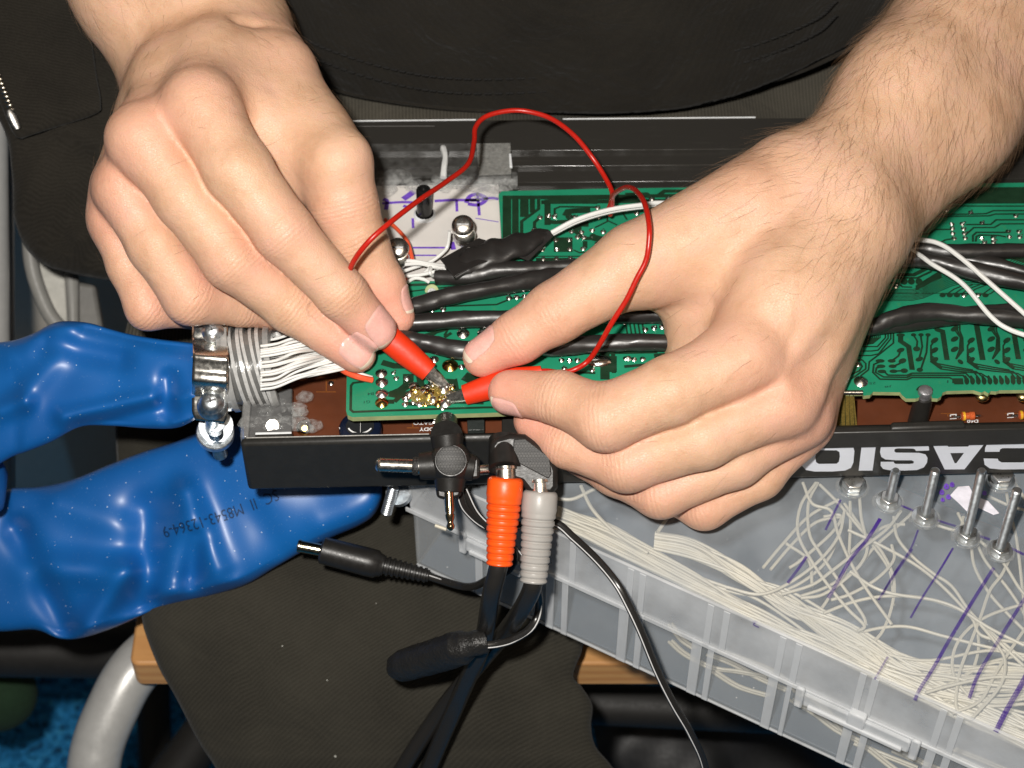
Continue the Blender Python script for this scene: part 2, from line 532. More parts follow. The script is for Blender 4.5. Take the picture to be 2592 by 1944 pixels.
R_arm = [((2120, 470, 4, 18), (2290, 240, -12, 18.5)), ((2290, 240, -12, 18.5), (2560, -110, -50, 25)),
         ((2192, 545, -4, 15), (2400, 310, -22, 18.5)), ((2400, 310, -22, 18.5), (2690, -20, -60, 25)), ((2560, -110, -50, 25), (2900, -560, -85, 34)), ((2690, -20, -60, 25), (2990, -430, -85, 34))]
R_bumps = [(1888, 925, 46, 7, .5), (1985, 1035, 38, 6, .5), (2030, 1078, 26, 5, .4),
           (1528, 1080, 42, 6, .5), (1590, 1185, 35, 5, .5), (1675, 1255, 24, 5, .5), (1785, 1290, 16, 5, .4),
           (1590, 640, 26, 10, .7), (2190, 470, 22, 10, .8)]
R_cuts = [((1660, 792, 8), (1790, 780, 20), 3.6, 1.0), ((1990, 950, 40), (2120, 700, 30), 4.0, -1.1), ((2080, 990, 30), (2170, 720, 24), 3.6, -1.1),
          ((2045, 960, 38), (2130, 760, 32), 5, 1.3), ((1930, 985, 38), (2060, 760, 34), 5, 1.0), ((1990, 880, 42), (2010, 700, 40), 1.5, -.4), ((2010, 700, 40), (1940, 590, 34), 1.5, -.4), ((2010, 700, 40), (2110, 560, 34), 1.5, -.4), ((1508, 975, 30), (1535, 1010, 40), 2.0, .5)]
RH = Hand([R_index, R_middle, R_ring, R_pinky, R_thumb], R_palm, R_arm, R_bumps, R_cuts)

def joints(H, idxs=(2, 3)):
    out = []
    for ch in H.fingers:
        for i in idxs:
            a = ch[i - 1][0]; b = ch[i][0]; c = ch[i + 1][0]
            d = (c - a) / np.linalg.norm(c - a)
            out.append((b, d, ch[i][1]))
    return out

def nail_patch(H, tip, back, side, w, L, off=0.35, start=.25):
    """nail plate on the last bone: tip/back centres (cam coords), side = direction the nail faces, w,L in mm"""
    ax = tip - back; ax /= np.linalg.norm(ax)
    nr = np.asarray(side, float); nr -= ax * np.dot(nr, ax); nr /= np.linalg.norm(nr)
    ac = np.cross(ax, nr)
    ns, nt_ = 15, 17
    pts = np.zeros((nt_, ns, 3)); ed = np.zeros((nt_, ns))
    for i in range(nt_):
        for j in range(ns):
            t = i / (nt_ - 1) * 2 - 1; s = j / (ns - 1) * 2 - 1
            # rounded-rectangle mapping
            q = max(abs(s), abs(t)); 
            ss = s * math.sqrt(max(0, 1 - .30 * t * t)); tt = t * math.sqrt(max(0, 1 - .34 * s * s))
            pts[i, j] = tip + ax * (start + tt * L / 2) + ac * (ss * w / 2) + nr * 9.0
            ed[i, j] = q
    p = pts.reshape(-1, 3); e = ed.reshape(-1)
    for _ in range(40):
        f = H(p); p = p - nr * np.clip(f - .6 * off * np.where(e > .9, -.7, 1.0), -1, 1)[:, None] * .7
    G = p.reshape(nt_, ns, 3)
    F = []; MI = []
    for i in range(nt_ - 1):
        for j in range(ns - 1):
            F.append((i * ns + j, i * ns + j + 1, (i + 1) * ns + j + 1, (i + 1) * ns + j)); MI.append(2 if i >= nt_ - 3 else 1)
    return p, F, MI

def make_body():
    Vs = []; Fs = []; MIs = []; reds = []; cus = []; cms = []; n0 = 0; hair_src = []
    def bounds(pxs, pys, h0, h1):
        a = np.array([C(x, y, h) for x in pxs for y in pys for h in (h0, h1)]); return a.min(0), a.max(0)
    for H, (lo, hi) in ((LH, bounds((60, 1085), (-330, 975), -62, 48)), (RH, bounds((1140, 2790), (-230, 1375), -92, 60))):
        V, F, G = surface_net(H, lo, hi, 0.9)
        red = np.zeros(len(V)); cu = np.zeros(len(V)); cm = np.zeros(len(V))
        for ch in H.fingers:
            tip, r = ch[-1]; red += .60 * np.exp(-((V - tip) ** 2).sum(1) / (15 ** 2))
            pip = ch[2][0]; red += .46 * np.exp(-((V - pip) ** 2).sum(1) / (11 ** 2))
            mcp = ch[0][0]; red += .40 * np.exp(-((V - mcp) ** 2).sum(1) / (15 ** 2))
        for b, d, r in joints(H):
            rel = V - b; u = rel @ d; rad = np.sqrt(np.maximum(0, (rel ** 2).sum(1) - u * u))
            m = np.exp(-(u / 4.2) ** 2) * (rad < r * 1.5) * (G[:, 2] > .1)
            better = m > cm; cu[better] = u[better]; cm = np.maximum(cm, m)
        Vs.append(V); Fs += [tuple(q + n0) for q in F.tolist()] if False else []
        Fs.append(F + n0); MIs.append(np.zeros(len(F), int)); n0 += len(V)
        reds.append(np.clip(red, 0, .75)); cus.append(cu); cms.append(cm)
        hair_src.append((H, V, G))
    polys = np.vstack(Fs).tolist(); mi = np.concatenate(MIs).tolist()
    nails = [(LH, L_index, (.25, .45, 1.0), 11.5, 13.0, -1.0), (LH, L_middle, (.10, .10, 1.0), 9.5, 12.0, -.5),
             (LH, L_thumb, (1.0, .25, .35), 8.0, 9.5, -4.0),
             (RH, R_index, (-.40, -.95, .50), 9.5, 11.5, -1.0), (RH, R_thumb, (-.25, .95, .62), 10.5, 13.5, -1.5)]
    for H, ch, side, w, L, st in nails:
        p, F, M_ = nail_patch(H, C(*ch[-1][:3]), C(*ch[-2][:3]), side, w, L, start=st)
        Vs.append(p); polys += [tuple(i + n0 for i in f) for f in F]; mi += M_; n0 += len(p)
        reds.append(np.zeros(len(p))); cus.append(np.zeros(len(p))); cms.append(np.zeros(len(p)))
    # upper arms and trunk, out of the picture, in one coarse piece that takes in both forearms
    el_l = C(340, -420, -14); el_l2 = C(-350, -1500, -40); el_r = C(2900, -560, -85); el_r2 = C(3900, -1650, -40)
    def trunk(p):
        w = p[..., 0:1] * XA + p[..., 1:2] * UA + p[..., 2:3] * BA
        d = smin(seg_d(p, C(260, -380, -17), el_l2, 27, 38), seg_d(p, C(2945, -500, -85), el_r2, 33, 40), 5)
        c = w - np.array([20, 290, 230]); t = (np.sqrt((c[..., 0] / 150) ** 2 + (c[..., 1] / 105) ** 2 + (c[..., 2] / 260) ** 4 * 1.0) - 1) * 100
        for sx, e in ((-1, el_l2), (1, el_r2)):
            sh = np.array([20 + sx * 150, 330, 420.]); shc = np.array([sh @ XA, sh @ UA, sh @ BA])
            d = smin(d, seg_d(p, e, shc, 38, 52), 12)
        return smin(d, t, 25)
    lo = np.array([-480., 20., -330.]); hi = np.array([520., 620., 90.])
    V, F, G = surface_net(trunk, lo, hi, 11.0)
    Vs.append(V); polys += (F + n0).tolist(); mi += [0] * len(F); n0 += len(V)
    reds.append(np.zeros(len(V))); cus.append(np.zeros(len(V))); cms.append(np.zeros(len(V)))
    W = to_world(np.vstack(Vs))
    org = np.array([20., 290., -60.])
    me = bpy.data.meshes.new("person")
    me.from_pydata(((W - org) * S).tolist(), [], polys)
    for mm in (M_skin, M_nail, M_nailtip): me.materials.append(mm)
    me.polygons.foreach_set("material_index", mi)
    me.polygons.foreach_set("use_smooth", [True] * len(me.polygons))
    for nm, arr in (("red", reds), ("crease_u", cus), ("crease_m", cms)):
        at = me.attributes.new(nm, 'FLOAT', 'POINT'); at.data.foreach_set("value", np.concatenate(arr).astype(np.float32))
    o = bpy.data.objects.new("person", me); scene.collection.objects.link(o)
    o.location = Vector(org * S); o["_o"] = [float(x) for x in org]
    tag(o, "person in dark clothes sitting with both bare hands pinching the red test clips", "person")
    return o, hair_src

person, HAIR_SRC = make_body()

M_hair = plain("arm_hair", (.19, .11, .06), .5, bmp=0)
def grow_hair(src, parent, name, n, region, flow, length, rad=.027):
    """short curved hairs rooted on the skin; region(px,py)->density 0..1, flow(px,py)->direction in picture axes"""
    H, V, G = src
    px = 1296 + V[:, 0] / (DIST - V[:, 2]) * FPX; py = 972 - V[:, 1] / (DIST - V[:, 2]) * FPX
    dens = np.array([region(x, y) for x, y in zip(px, py)]) * (G[:, 2] > -.35)
    dens = dens / dens.sum()
    pick = rng.choice(len(V), n, p=dens)
    m = MB(); allV = []; allF = []
    for q, i in enumerate(pick):
        p = V[i] + rng.normal(0, .45, 3); g = G[i]
        fx, fy = flow(px[i], py[i]); d = np.array([fx, -fy, 0.]) + rng.normal(0, .17, 3)
        d -= g * np.dot(d, g); d /= np.linalg.norm(d) + 1e-9
        L = length * rng.uniform(.45, 1.25); side = np.cross(g, d); bend = rng.normal(0, .25); rw = rad * rng.uniform(.6, 1.5)
        p = p - g * H(p[None])[0]
        pts = [p + d * L * t + side * bend * L * t * t + g * (L * .34 * t * (1 - .55 * t)) for t in (0, .3, .6, 1.0)]
        base = len(allV)
        for k, c in enumerate(pts):
            r = rw * (1 - .7 * k / 3)
            for j in range(3):
                th = 2 * math.pi * j / 3
                allV.append(c + r * (math.cos(th) * g + math.sin(th) * side))
        for k in range(3):
            for j in range(3):
                a = base + k * 3 + j; b_ = base + k * 3 + (j + 1) % 3
                allF.append((a, b_, b_ + 3, a + 3))
    m.add(to_world(np.array(allV)), allF)
    return m.build(name, M_hair, parent, autosmooth=False)

def rfore(x, y):
    s = (x - 1900) * .65 - (y - 700) * .76          # along the arm, grows towards the elbow
    d = 1 / (1 + math.exp(-(s - 250) / 70.))
    return d * (1.0 if x > 1650 else 0.05) + .03 * (x > 1600)
def rflow(x, y):
    return (-.50 + .35 * math.sin(y / 160.), .75) if x > 2050 else (-.95, .35 + .4 * math.sin(x / 90.))
grow_hair(HAIR_SRC[1], person, "arm_hair", 3800, rfore, rflow, 10.5)
def lfore(x, y):
    return 1 / (1 + math.exp((y - 190) / 50.)) + .06
grow_hair(HAIR_SRC[0], person, "arm_hair", 800, lfore, lambda x, y: (.35, .95) if y < 250 else (.8, -.2), 6.5, .026)
# ================================================================== CLOTHES, CHAIR, FLOOR
def cloth_mat(name, col, period=1.15, ang=25, dist=.5, strength=.20, speck=True, fold=1.2):
    m, nt, b = newmat(name)
    v = tc(nt, rot=(0, 0, math.radians(ang)))
    w = nt.nodes.new('ShaderNodeTexWave'); w.wave_type = 'BANDS'; w.bands_direction = 'Y'
    w.inputs['Scale'].default_value = 1 / period * .314; w.inputs['Distortion'].default_value = dist; w.inputs['Detail'].default_value = 2
    w.inputs['Detail Scale'].default_value = .6
    nt.links.new(v, w.inputs['Vector'])
    base = ramp(nt, noise(nt, v, .03, 6, .6), [(.3, tuple(c * .75 for c in col)), (.7, tuple(c * 1.3 for c in col))])
    base = mixc(nt, math_(nt, 'MULTIPLY', w.outputs['Fac'], strength), base, tuple(min(1, c * 2.3 + .01) for c in col))
    fz = ramp(nt, noise(nt, v, 1.7, 3), [(.45, (0, 0, 0)), (.75, (1, 1, 1))])
    base = mixc(nt, math_(nt, 'MULTIPLY', fz, .25), base, tuple(c * 2.0 + .01 for c in col))
    if speck:
        vo = nt.nodes.new('ShaderNodeTexVoronoi'); vo.inputs['Scale'].default_value = .075; nt.links.new(v, vo.inputs['Vector'])
        sp = math_(nt, 'LESS_THAN', vo.outputs['Distance'], .032)
        base = mixc(nt, math_(nt, 'MULTIPLY', sp, .7), base, (.6, .6, .55))
    nt.links.new(base, b.inputs['Base Color'])
    b.inputs['Roughness'].default_value = .92; b.inputs['Specular IOR Level'].default_value = .15
    b.inputs['Sheen Weight'].default_value = .06; b.inputs['Sheen Roughness'].default_value = .5
    n1 = bump(nt, w.outputs['Fac'], .12, .5)
    n2 = bump(nt, noise(nt, v, .045, 4, .55, .8), fold * 2.2, .6, n1)
    n3 = bump(nt, noise(nt, v, 3.0, 2), .10, .5, n2)
    nt.links.new(n3, b.inputs['Normal'])
    return m

M_shirt = cloth_mat("shirt_jersey", (.015, .013, .010), period=.8, ang=0, strength=.05, speck=False, fold=2.5)
M_trouser = cloth_mat("twill_fabric", (.023, .021, .016), period=1.0, ang=-24)
M_rib = cloth_mat("ribbed_fabric", (.040, .036, .028), period=1.3, ang=88, dist=.5, strength=.5, speck=False)
M_jacket = cloth_mat("jacket_fabric", (.014, .012, .009), period=.9, ang=10, strength=.15, speck=False)
M_thread = plain("stitch_thread", (.006, .0055, .005), .8, bmp=0)

# ---- T-shirt: a barrel round the belly, hem hanging over the lap
def shirt_pt(th, z, out=0.0):
    """th=0 is straight at the camera"""
    r = 1 + .10 * math.sin(z / 60.) ; flare = (1 + .0009 * (z - 60)) if z < 260 else 1.18 - .0022 * (z - 260)
    a = 195 * flare; bb = 128 * flare
    fold = 1.4 * math.sin(th * 9 + z / 40.) * math.exp(-((z - 10) / 40.) ** 2) + 2.2 * math.sin(th * 4 + 1.0 + z / 70.)
    x = 20 + (a + fold + out) * math.sin(th); y = 262 - (bb + fold + out) * math.cos(th)
    return np.array([x, y, z])
def hem_z(th):
    x = 195 * math.sin(th)
    return -4 + 42 * (abs(x) / 120.) ** 2.2 if abs(x) < 125 else 42
_hem = []
HEM_PX = [(560, 60, 0), (600, 110, 0), (760, 190, 0), (900, 240, 0), (1170, 276, 0), (1460, 274, 0), (1760, 250, 0), (2000, 190, 0), (2200, 100, 0), (2300, 40, 0)]
for p in spline(HEM_PX, 16):
    d = XA * ((p[0] - 1296) / FPX) + UA * (-(p[1] - 972) / FPX) - BA
    t = 560.
    for _ in range(900):
        q = CAM + d * t; a = 195 * (1 + .0009 * (q[2] - 60)); b_ = 128 * (1 + .0009 * (q[2] - 60))
        if ((q[0] - 20) / a) ** 2 + ((q[1] - 262) / b_) ** 2 < 1: _hem.append(q); break
        t += .6
_hem = np.array(_hem); _hem = _hem[np.argsort(_hem[:, 0])]
G = []
for i in range(46):
    row = []
    for j in range(241):
        th = -math.pi + 2 * math.pi * j / 240
        zb = float(np.interp(20 + 195 * math.sin(th), _hem[:, 0], _hem[:, 2])) if math.cos(th) > 0 else float(_hem[0, 2])
        z = zb + (440 - zb) * (i / 45.) ** 1.4
        row.append(shirt_pt(th, z))
    G.append(row)
shirt = MB().grid(G).build("t_shirt", M_shirt, person)
sm = shirt.modifiers.new("thick", 'SOLIDIFY'); sm.thickness = .0012; sm.offset = 1
# twin row of stitches above the hem, traced as a curve on the cloth
def shirt_hit(px, py):
    d = XA * ((px - 1296) / FPX) + UA * (-(py - 972) / FPX) - BA
    t = 560.
    for _ in range(900):
        p = CAM + d * t
        if p[1] > 262: break
        sx = (p[0] - 20) / 195.
        fl_ = (1 + .0009 * (p[2] - 60)); a = 195 * fl_; b_ = 128 * fl_
        q = ((p[0] - 20) / a) ** 2 + ((p[1] - 262) / b_) ** 2
        if q < 1: return p
        t += .6
    return None
seam = MB(); hemb = MB()
for off in (0, 24):
    ctl = [(640, 20), (726, 72), (820, 125), (996, 180), (1172, 204), (1406, 198), (1640, 172), (1875, 128), (2050, 60), (2110, 10)]
    for k, p in enumerate(spline([(x, y + off + (12 if off else 0), 0) for x, y in ctl], 26)):
        if k % 3 == 2: continue
        a = shirt_hit(p[0], p[1]); 
        if a is None: continue
        c = a + BA * 4.2
        seam.ball(c, .6, (1.7, .8, .8), 4, 6)
seam.build("hem_stitching", M_thread, shirt)
hem = MB(); pts = []
for p in spline([(600, 110, 0), (760, 190, 0), (900, 240, 0), (1170, 276, 0), (1460, 274, 0), (1760, 250, 0), (2000, 190, 0), (2200, 100, 0)], 16):
    a = shirt_hit(p[0], p[1])
    if a is not None: pts.append(a + BA * .6)
pts = np.array(pts)
hem.tube(pts, .9, 8, flat=1.0)
hem.build("shirt_hem", M_shirt, shirt)

# ---- trousers: lap, and the leg that hangs over the front of the seat towards us
def loft(stations, depth, nseg=26, power=.62, hfold=None, back=.35, res=7):
    """stations: (xl, yl, xr, yr, h); rounded body between two traced edges"""
    st = np.array(stations, float)
    st = spline(st, res)
    V = []; F = []; m = len(st)
    for i, (xl, yl, xr, yr, h) in enumerate(st):
        for j in range(nseg):
            a = 2 * math.pi * j / nseg
            c = math.cos(a); s = math.sin(a)
            sgn = 1 if s >= 0 else -back
            t = .5 - .5 * c
            hh = sgn * abs(s) ** power * depth
            x = xl + (xr - xl) * t; y = yl + (yr - yl) * t
            if hfold is not None and s > 0: hh += hfold(x, y) * min(1, s * 2.2)
            V.append(Q(x, y, h + hh))
    for i in range(m - 1):
        for j in range(nseg):
            k = (j + 1) % nseg
            F.append((i * nseg + j, i * nseg + k, (i + 1) * nseg + k, (i + 1) * nseg + j))
    F.append(tuple(range(nseg))[::-1]); F.append(tuple((m - 1) * nseg + j for j in range(nseg)))
    return V, F

def ridge(x, y, a, b, w, amt, w2=None):
    w = w * 1.6; amt = amt * .75
    a = np.array(a, float); b = np.array(b, float); p = np.array([x, y], float)
    ab = b - a; t = np.clip(np.dot(p - a, ab) / np.dot(ab, ab), 0, 1)
    d = p - (a + ab * t); dist = np.linalg.norm(d)
    return amt * math.exp(-(dist / w) ** 2)

def tf(x, y):
    v = ridge(x, y, (700, 1640), (720, 1940), 20, 2.4) + ridge(x, y, (560, 1600), (640, 1900), 30, 2.4) - ridge(x, y, (640, 1700), (690, 1960), 20, 2.0)
    v += ridge(x, y, (1180, 1800), (1330, 1960), 50, 3) + 1.5 * math.sin(x / 130. + y / 300.) + 1.0 * math.sin(y / 90. - x / 200.)
    return v
leg_st = [(300, 860, 2500, 840, -150), (292, 1100, 2300, 1100, -112), (320, 1380, 1900, 1380, -92), (352, 1480, 1700, 1490, -86), (358, 1560, 1505, 1600, -86), (370, 1610, 1470, 1660, -86), (402, 1690, 1452, 1712, -87),
          (440, 1757, 1474, 1740, -88), (470, 1815, 1500, 1785, -90), (488, 1851, 1497, 1839, -92), (516, 1900, 1509, 1891, -95), (545, 1944, 1552, 1944, -98), (620, 2080, 1640, 2080, -112), (700, 2400, 1640, 2400, -150), (720, 2900, 1600, 2900, -220)]
V, F = loft(leg_st, 14, 60, .5, tf)
trousers = MB().add(V, F).build("trousers", M_trouser, person)
# lap cloth at the back, between keyboard and belly
G = []
for i in range(14):
    row = []
    for j in range(60):
        x = -140 + 400 * j / 59.; y = 60 + 12.0 * i
        z = -16 + 5 * math.sin(x / 38. + 1) + 2.5 * math.sin(x / 15. + y / 10.) + (6 if i > 6 else 0) * math.sin(i * .7) - 46 * (abs(x + 5) / 230.) ** 3 - (20 if i < 3 else 0)
        row.append(np.array([x, y, z]))
    G.append(row)
lap = MB().grid(G).build("trouser_lap", M_rib, trousers)
lap.modifiers.new("thick", 'SOLIDIFY').thickness = .002

# ---- jacket hanging open at the left, with its zip
def jf(x, y):
    return ridge(x, y, (250, 560), (60, 740), 14, 5) + ridge(x, y, (160, 320), (380, 420), 20, 5) - ridge(x, y, (230, 520), (330, 720), 18, 4) - ridge(x, y, (390, 200), (470, 520), 22, 5) + 1.2 * math.sin(x / 17. + y / 29.)
j_st = [(-420, -380, 180, -420, -95), (-300, -120, 250, -160, -90), (-160, 60, 330, 40, -86), (-70, 200, 420, 180, -84), (10, 330, 470, 330, -84), (30, 450, 500, 470, -86), (34, 540, 520, 580, -90), (60, 620, 420, 690, -96), (110, 670, 330, 710, -100), (165, 690, 290, 712, -104)]
V, F = loft(j_st, 9, 40, .5, jf)
jacket = MB().add(V, F).build("jacket", M_jacket, person)
# turned back front edge with the zip
flap = MB()
V, F = loft([(-240, -260, 130, -260, -78), (-120, 20, 215, 10, -74), (-40, 150, 245, 190, -72), (4, 270, 256, 262, -70), (24, 320, 240, 290, -71), (40, 346, 120, 330, -73), (55, 352, 70, 346, -75)], 3.0, 28, .5, lambda x, y: .5 * math.sin(x / 13.))
flap.add(V, F)
flap_o = flap.build("jacket_front", M_jacket, jacket)
M_brass = plain("zip_metal", (.55, .50, .42), .28, 1.0, bmp=.01)
for k in range(9):
    t = k / 8.; z0 = Q(-6 + 34 * t, 190 + 88 * t, -66.0)
    zz = MB().ball(z0, 1.0, (1.3, .7, .8), 6, 8)
    zz.build("zip_tooth", M_brass, jacket)
zp = MB(); a = Q(24, 278, -65.5); b_ = Q(46, 326, -66.5)
zp.tube([a, a * .75 + b_ * .25, a * .25 + b_ * .75, b_], [1.2, 1.9, 1.7, 1.1], 12, flat=.55)
zp.build("zip_pull", plain("zip_slider", (.5, .49, .47), .35, 1.0, bmp=.02), jacket)

# ================================================================== CHAIR
M_tube = plain("silver_paint", (.42, .42, .41), .36, .25, var=.05, bmp=.006, bscale=.6, spec=.5, coat=.25)
def wood(name, c1, c2, rot=0):
    m, nt, b = newmat(name); v = tc(nt, rot=(0, 0, rot), stretch=(.18, 1, 1))
    w = nt.nodes.new('ShaderNodeTexWave'); w.inputs['Scale'].default_value = .06; w.inputs['Distortion'].default_value = 6; w.inputs['Detail'].default_value = 3
    w.bands_direction = 'Z'; nt.links.new(v, w.inputs['Vector'])
    base = mixc(nt, w.outputs['Fac'], c1, c2); base = mixc(nt, math_(nt, 'MULTIPLY', noise(nt, v, .8, 4), .4), base, tuple(c * .6 for c in c1))
    nt.links.new(base, b.inputs['Base Color']); b.inputs['Roughness'].default_value = .45
    nt.links.new(bump(nt, noise(nt, v, .9, 4), .1), b.inputs['Normal']); return m
M_wood = wood("beech_ply", (.62, .34, .13), (.50, .24, .085)); M_woodtop = wood("beech_top_shaded", (.40, .17, .045), (.32, .12, .03))  # top copy is darker, the seat's shade put into its colour
chair = thing("chair", "chair with pale wooden seat and curved silver tube leg under the dark trousers", "chair", P(900, 1720, -520))
sz0 = -150.0
fy = P(335, 1680, sz0)[1]
seat = MB()
x0 = P(327, 1680, sz0)[0]; x1 = P(1760, 1680, sz0)[0]
rr = 3.5; prof = []
for k in range(7):
    a = math.pi / 2 * k / 6; prof.append((x0 + rr - rr * math.cos(a) if False else x0 + rr * (1 - math.sin(a)), fy + rr * (1 - math.cos(a))))
out = [(x0, fy + 260)] + [(x0, fy + rr)] + [(x0 + rr * (1 - math.cos(a)), fy + rr * (1 - math.sin(a))) for a in np.linspace(0, math.pi / 2, 7)[1:]] + [(x1, fy), (x1, fy + 260)]
seat.prism([(x, y, sz0) for x, y in out], (0, 0, -15.5))
seat.build("seat", M_wood, chair, bevel=1.2, smooth=True)
legp = spline([Q(520, 1560, -150), Q(400, 1640, -142), Q(330, 1710, -136), Q(282, 1800, -134), Q(250, 1880, -134), Q(236, 1960, -136), Q(232, 2100, -150), Q(240, 2500, -230), Q(250, 2900, -330)], 10)
MB().tube(legp, 10.4, 28).build("leg", M_tube, chair)
MB().tube(spline([Q(3000, 1640, -150), Q(3030, 1800, -170), Q(3040, 2100, -200), Q(3050, 2900, -330)], 8), 10.4, 20).build("leg", M_tube, chair)
M_black = plain("bar_and_shade_black", (.012, .011, .010), .6, bmp=.02)
# cross bars of the chair, plus two black tubes put in as shade
MB().tube([P(420, 1990, -330), P(620, 1720, -330)], 11, 16).build("bar_and_shade_tube", M_black, chair)
MB().tube([Q(-200, 1636, -230), Q(360, 1645, -230)], 13, 16).build("bar_and_shade_tube", M_black, chair)  # black tube put in as the chair's shadow
MB().tube([Q(1430, 1778, -200), Q(2500, 1830, -200)], 9, 16).build("bar_and_shade_tube", M_black, chair)  # black tube put in as the dark under the seat
MB().tube([P(395, 2100, -420), P(385, 1650, -420)], 9, 16).build("bar_and_shade_tube", M_black, chair)

# ================================================================== FLOOR and what stands far back at the left
def carpet():
    m, nt, b = newmat("blue_carpet"); v = tc(nt)
    n = noise(nt, v, .20, 6, .75, .3)
    base = ramp(nt, n, [(.38, (.02, .035, .06)), (.45, (.02, .18, .46)), (.54, (.05, .40, .90)), (.66, (.12, .60, .95))])
    vo = nt.nodes.new('ShaderNodeTexVoronoi'); vo.inputs['Scale'].default_value = .035; nt.links.new(v, vo.inputs['Vector'])
    base = mixc(nt, math_(nt, 'MULTIPLY', math_(nt, 'LESS_THAN', vo.outputs['Distance'], .05), .6), base, (.5, .6, .7))
    nt.links.new(base, b.inputs['Base Color']); b.inputs['Roughness'].default_value = 1; b.inputs['Specular IOR Level'].default_value = 0
    nt.links.new(bump(nt, n, 6, 1), b.inputs['Normal']); return m
FZ = -520.0
g = 4000.
floor = MB().prism([(-g, -g, FZ), (g, -g, FZ), (g, 1500, FZ), (-g, 1500, FZ)], (0, 0, -20)).build("floor", carpet(), smooth=False)
tag(floor, kind="structure")

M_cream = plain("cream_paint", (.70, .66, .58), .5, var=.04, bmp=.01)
M_greyp = plain("grey_plastic", (.22, .215, .20), .45, var=.06, bmp=.02)
cab = thing("cabinet", "cream painted cabinet standing on the floor behind the blue hose", "cabinet", P(100, 800, FZ))
c0 = P(-260, 1600, -519); c1 = P(300, 1600, -519)
MB().prism([(c0[0], c0[1], -300), (c1[0], c0[1], -300), (c1[0], c0[1] + 300, -300), (c0[0], c0[1] + 300, -300)], (0, 0, -219)).build("carcass", M_cream, cab, smooth=False, bevel=3)
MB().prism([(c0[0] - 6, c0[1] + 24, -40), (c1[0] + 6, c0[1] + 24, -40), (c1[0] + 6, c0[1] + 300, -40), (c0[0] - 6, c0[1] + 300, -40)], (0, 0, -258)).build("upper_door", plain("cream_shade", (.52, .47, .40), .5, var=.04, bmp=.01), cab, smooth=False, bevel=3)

ch2 = thing("plastic_chair", "grey plastic chair shell and upright post standing behind the jacket", "chair", P(160, 900, FZ))
def plate(poly, h, th, name, mat, par, bev=2.0):
    MB().prism([Q(x, y, h) for x, y in poly], -BA * th).build(name, mat, par, bevel=bev)
curve = [(72, 560), (76, 640), (84, 690), (100, 740), (122, 790), (150, 826), (190, 850)]
MB().tube(spline([Q(x, y, -150) for x, y in [(66, 500)] + curve], 8), 3.0, 14).build("rim", M_greyp, ch2)
plate([(74, 580), (92, 700), (125, 785), (160, 830), (172, 830), (164, 690), (120, 640)], -154, 3, "shell", plain("grey_shell", (.42, .41, .37), .5, bmp=.01), ch2)
plate([(160, 680), (196, 690), (196, 860), (170, 850)], -140, 5, "rib", M_greyp, ch2)
plate([(192, 712), (240, 722), (262, 850), (300, 870), (194, 870)], -146, 6, "side_panel", plain("dark_shell", (.13, .125, .115), .5, bmp=.02), ch2, 3)
MB().tube([Q(8, 180, -150), Q(14, 1500, -190)], 4.2, 20).build("post", M_tube, ch2)
pl2 = thing("grey_pole", "thick grey tube standing upright at the picture's left edge", "pole", P(30, 1150, FZ))
MB().tube([Q(-34, -300, -110), Q(-22, 880, -135), Q(-14, 1500, -180)], 7.2, 20).build("tube", M_tube, pl2)

ball = thing("fabric_bundle", "dark green rounded fabric bundle lying on the blue carpet", "bundle", Q(20, 1790, -310))
cc = Q(8, 1742, -300)
mb = MB(); mb.ball(cc, 18, (1, 1, .95), 24, 32)
mb.v[0] = mb.v[0] + 3.0 * np.sin(mb.v[0] / 17.0)
mb.build("bundle", plain("green_fleece", (.010, .030, .012), .95, bmp=.5, bscale=.5), ball)

shoe = MB()
V, F = loft([(1500, 1830, 1530, 2000, -330), (1560, 1770, 1600, 2080, -325), (1700, 1765, 1740, 2160, -320), (1850, 1800, 1900, 2200, -325), (2000, 1860, 2050, 2200, -335), (2150, 1950, 2160, 2150, -345)], 34, 32, .7, lambda x, y: 3 * math.sin(x / 40. + y / 60.))
shoe.add(V, F)
tag(shoe.build("shoe", plain("black_leather", (.016, .016, .017), .55, bmp=.15, bscale=.12)), "black leather shoe on the floor beyond the hanging trouser leg", "shoe")

# ================================================================== OPENED TOY KEYBOARD
M_case = plain("black_case_plastic", (.020, .019, .017), .42, bmp=.015, bscale=2.5, var=.1)
M_inner = plain("dark_tray_plastic", (.014, .013, .012), .35, bmp=.02)
def acrylic():
    m, nt, b = newmat("smoked_acrylic"); v = tc(nt)
    b.inputs['Base Color'].default_value = (.035, .034, .032, 1)
    nt.links.new(ramp(nt, noise(nt, v, .12, 5), [(.4, (.10,) * 3), (.7, (.32,) * 3)]), b.inputs['Roughness'])
    s = ramp(nt, noise(nt, tc(nt, stretch=(.08, 3, 1)), .6, 4, .7), [(.60, (0,) * 3), (.74, (1,) * 3)])
    nt.links.new(mixc(nt, math_(nt, 'MULTIPLY', s, .35), (.030, .028, .025), (.075, .072, .066)), b.inputs['Base Color'])
    return m
M_acr = acrylic()
M_white_edge = plain("acrylic_edge", (.70, .72, .74), .3, bmp=0)  # white parts, and the painted highlight on the rear cover
M_clear = newmat("clear_plastic")
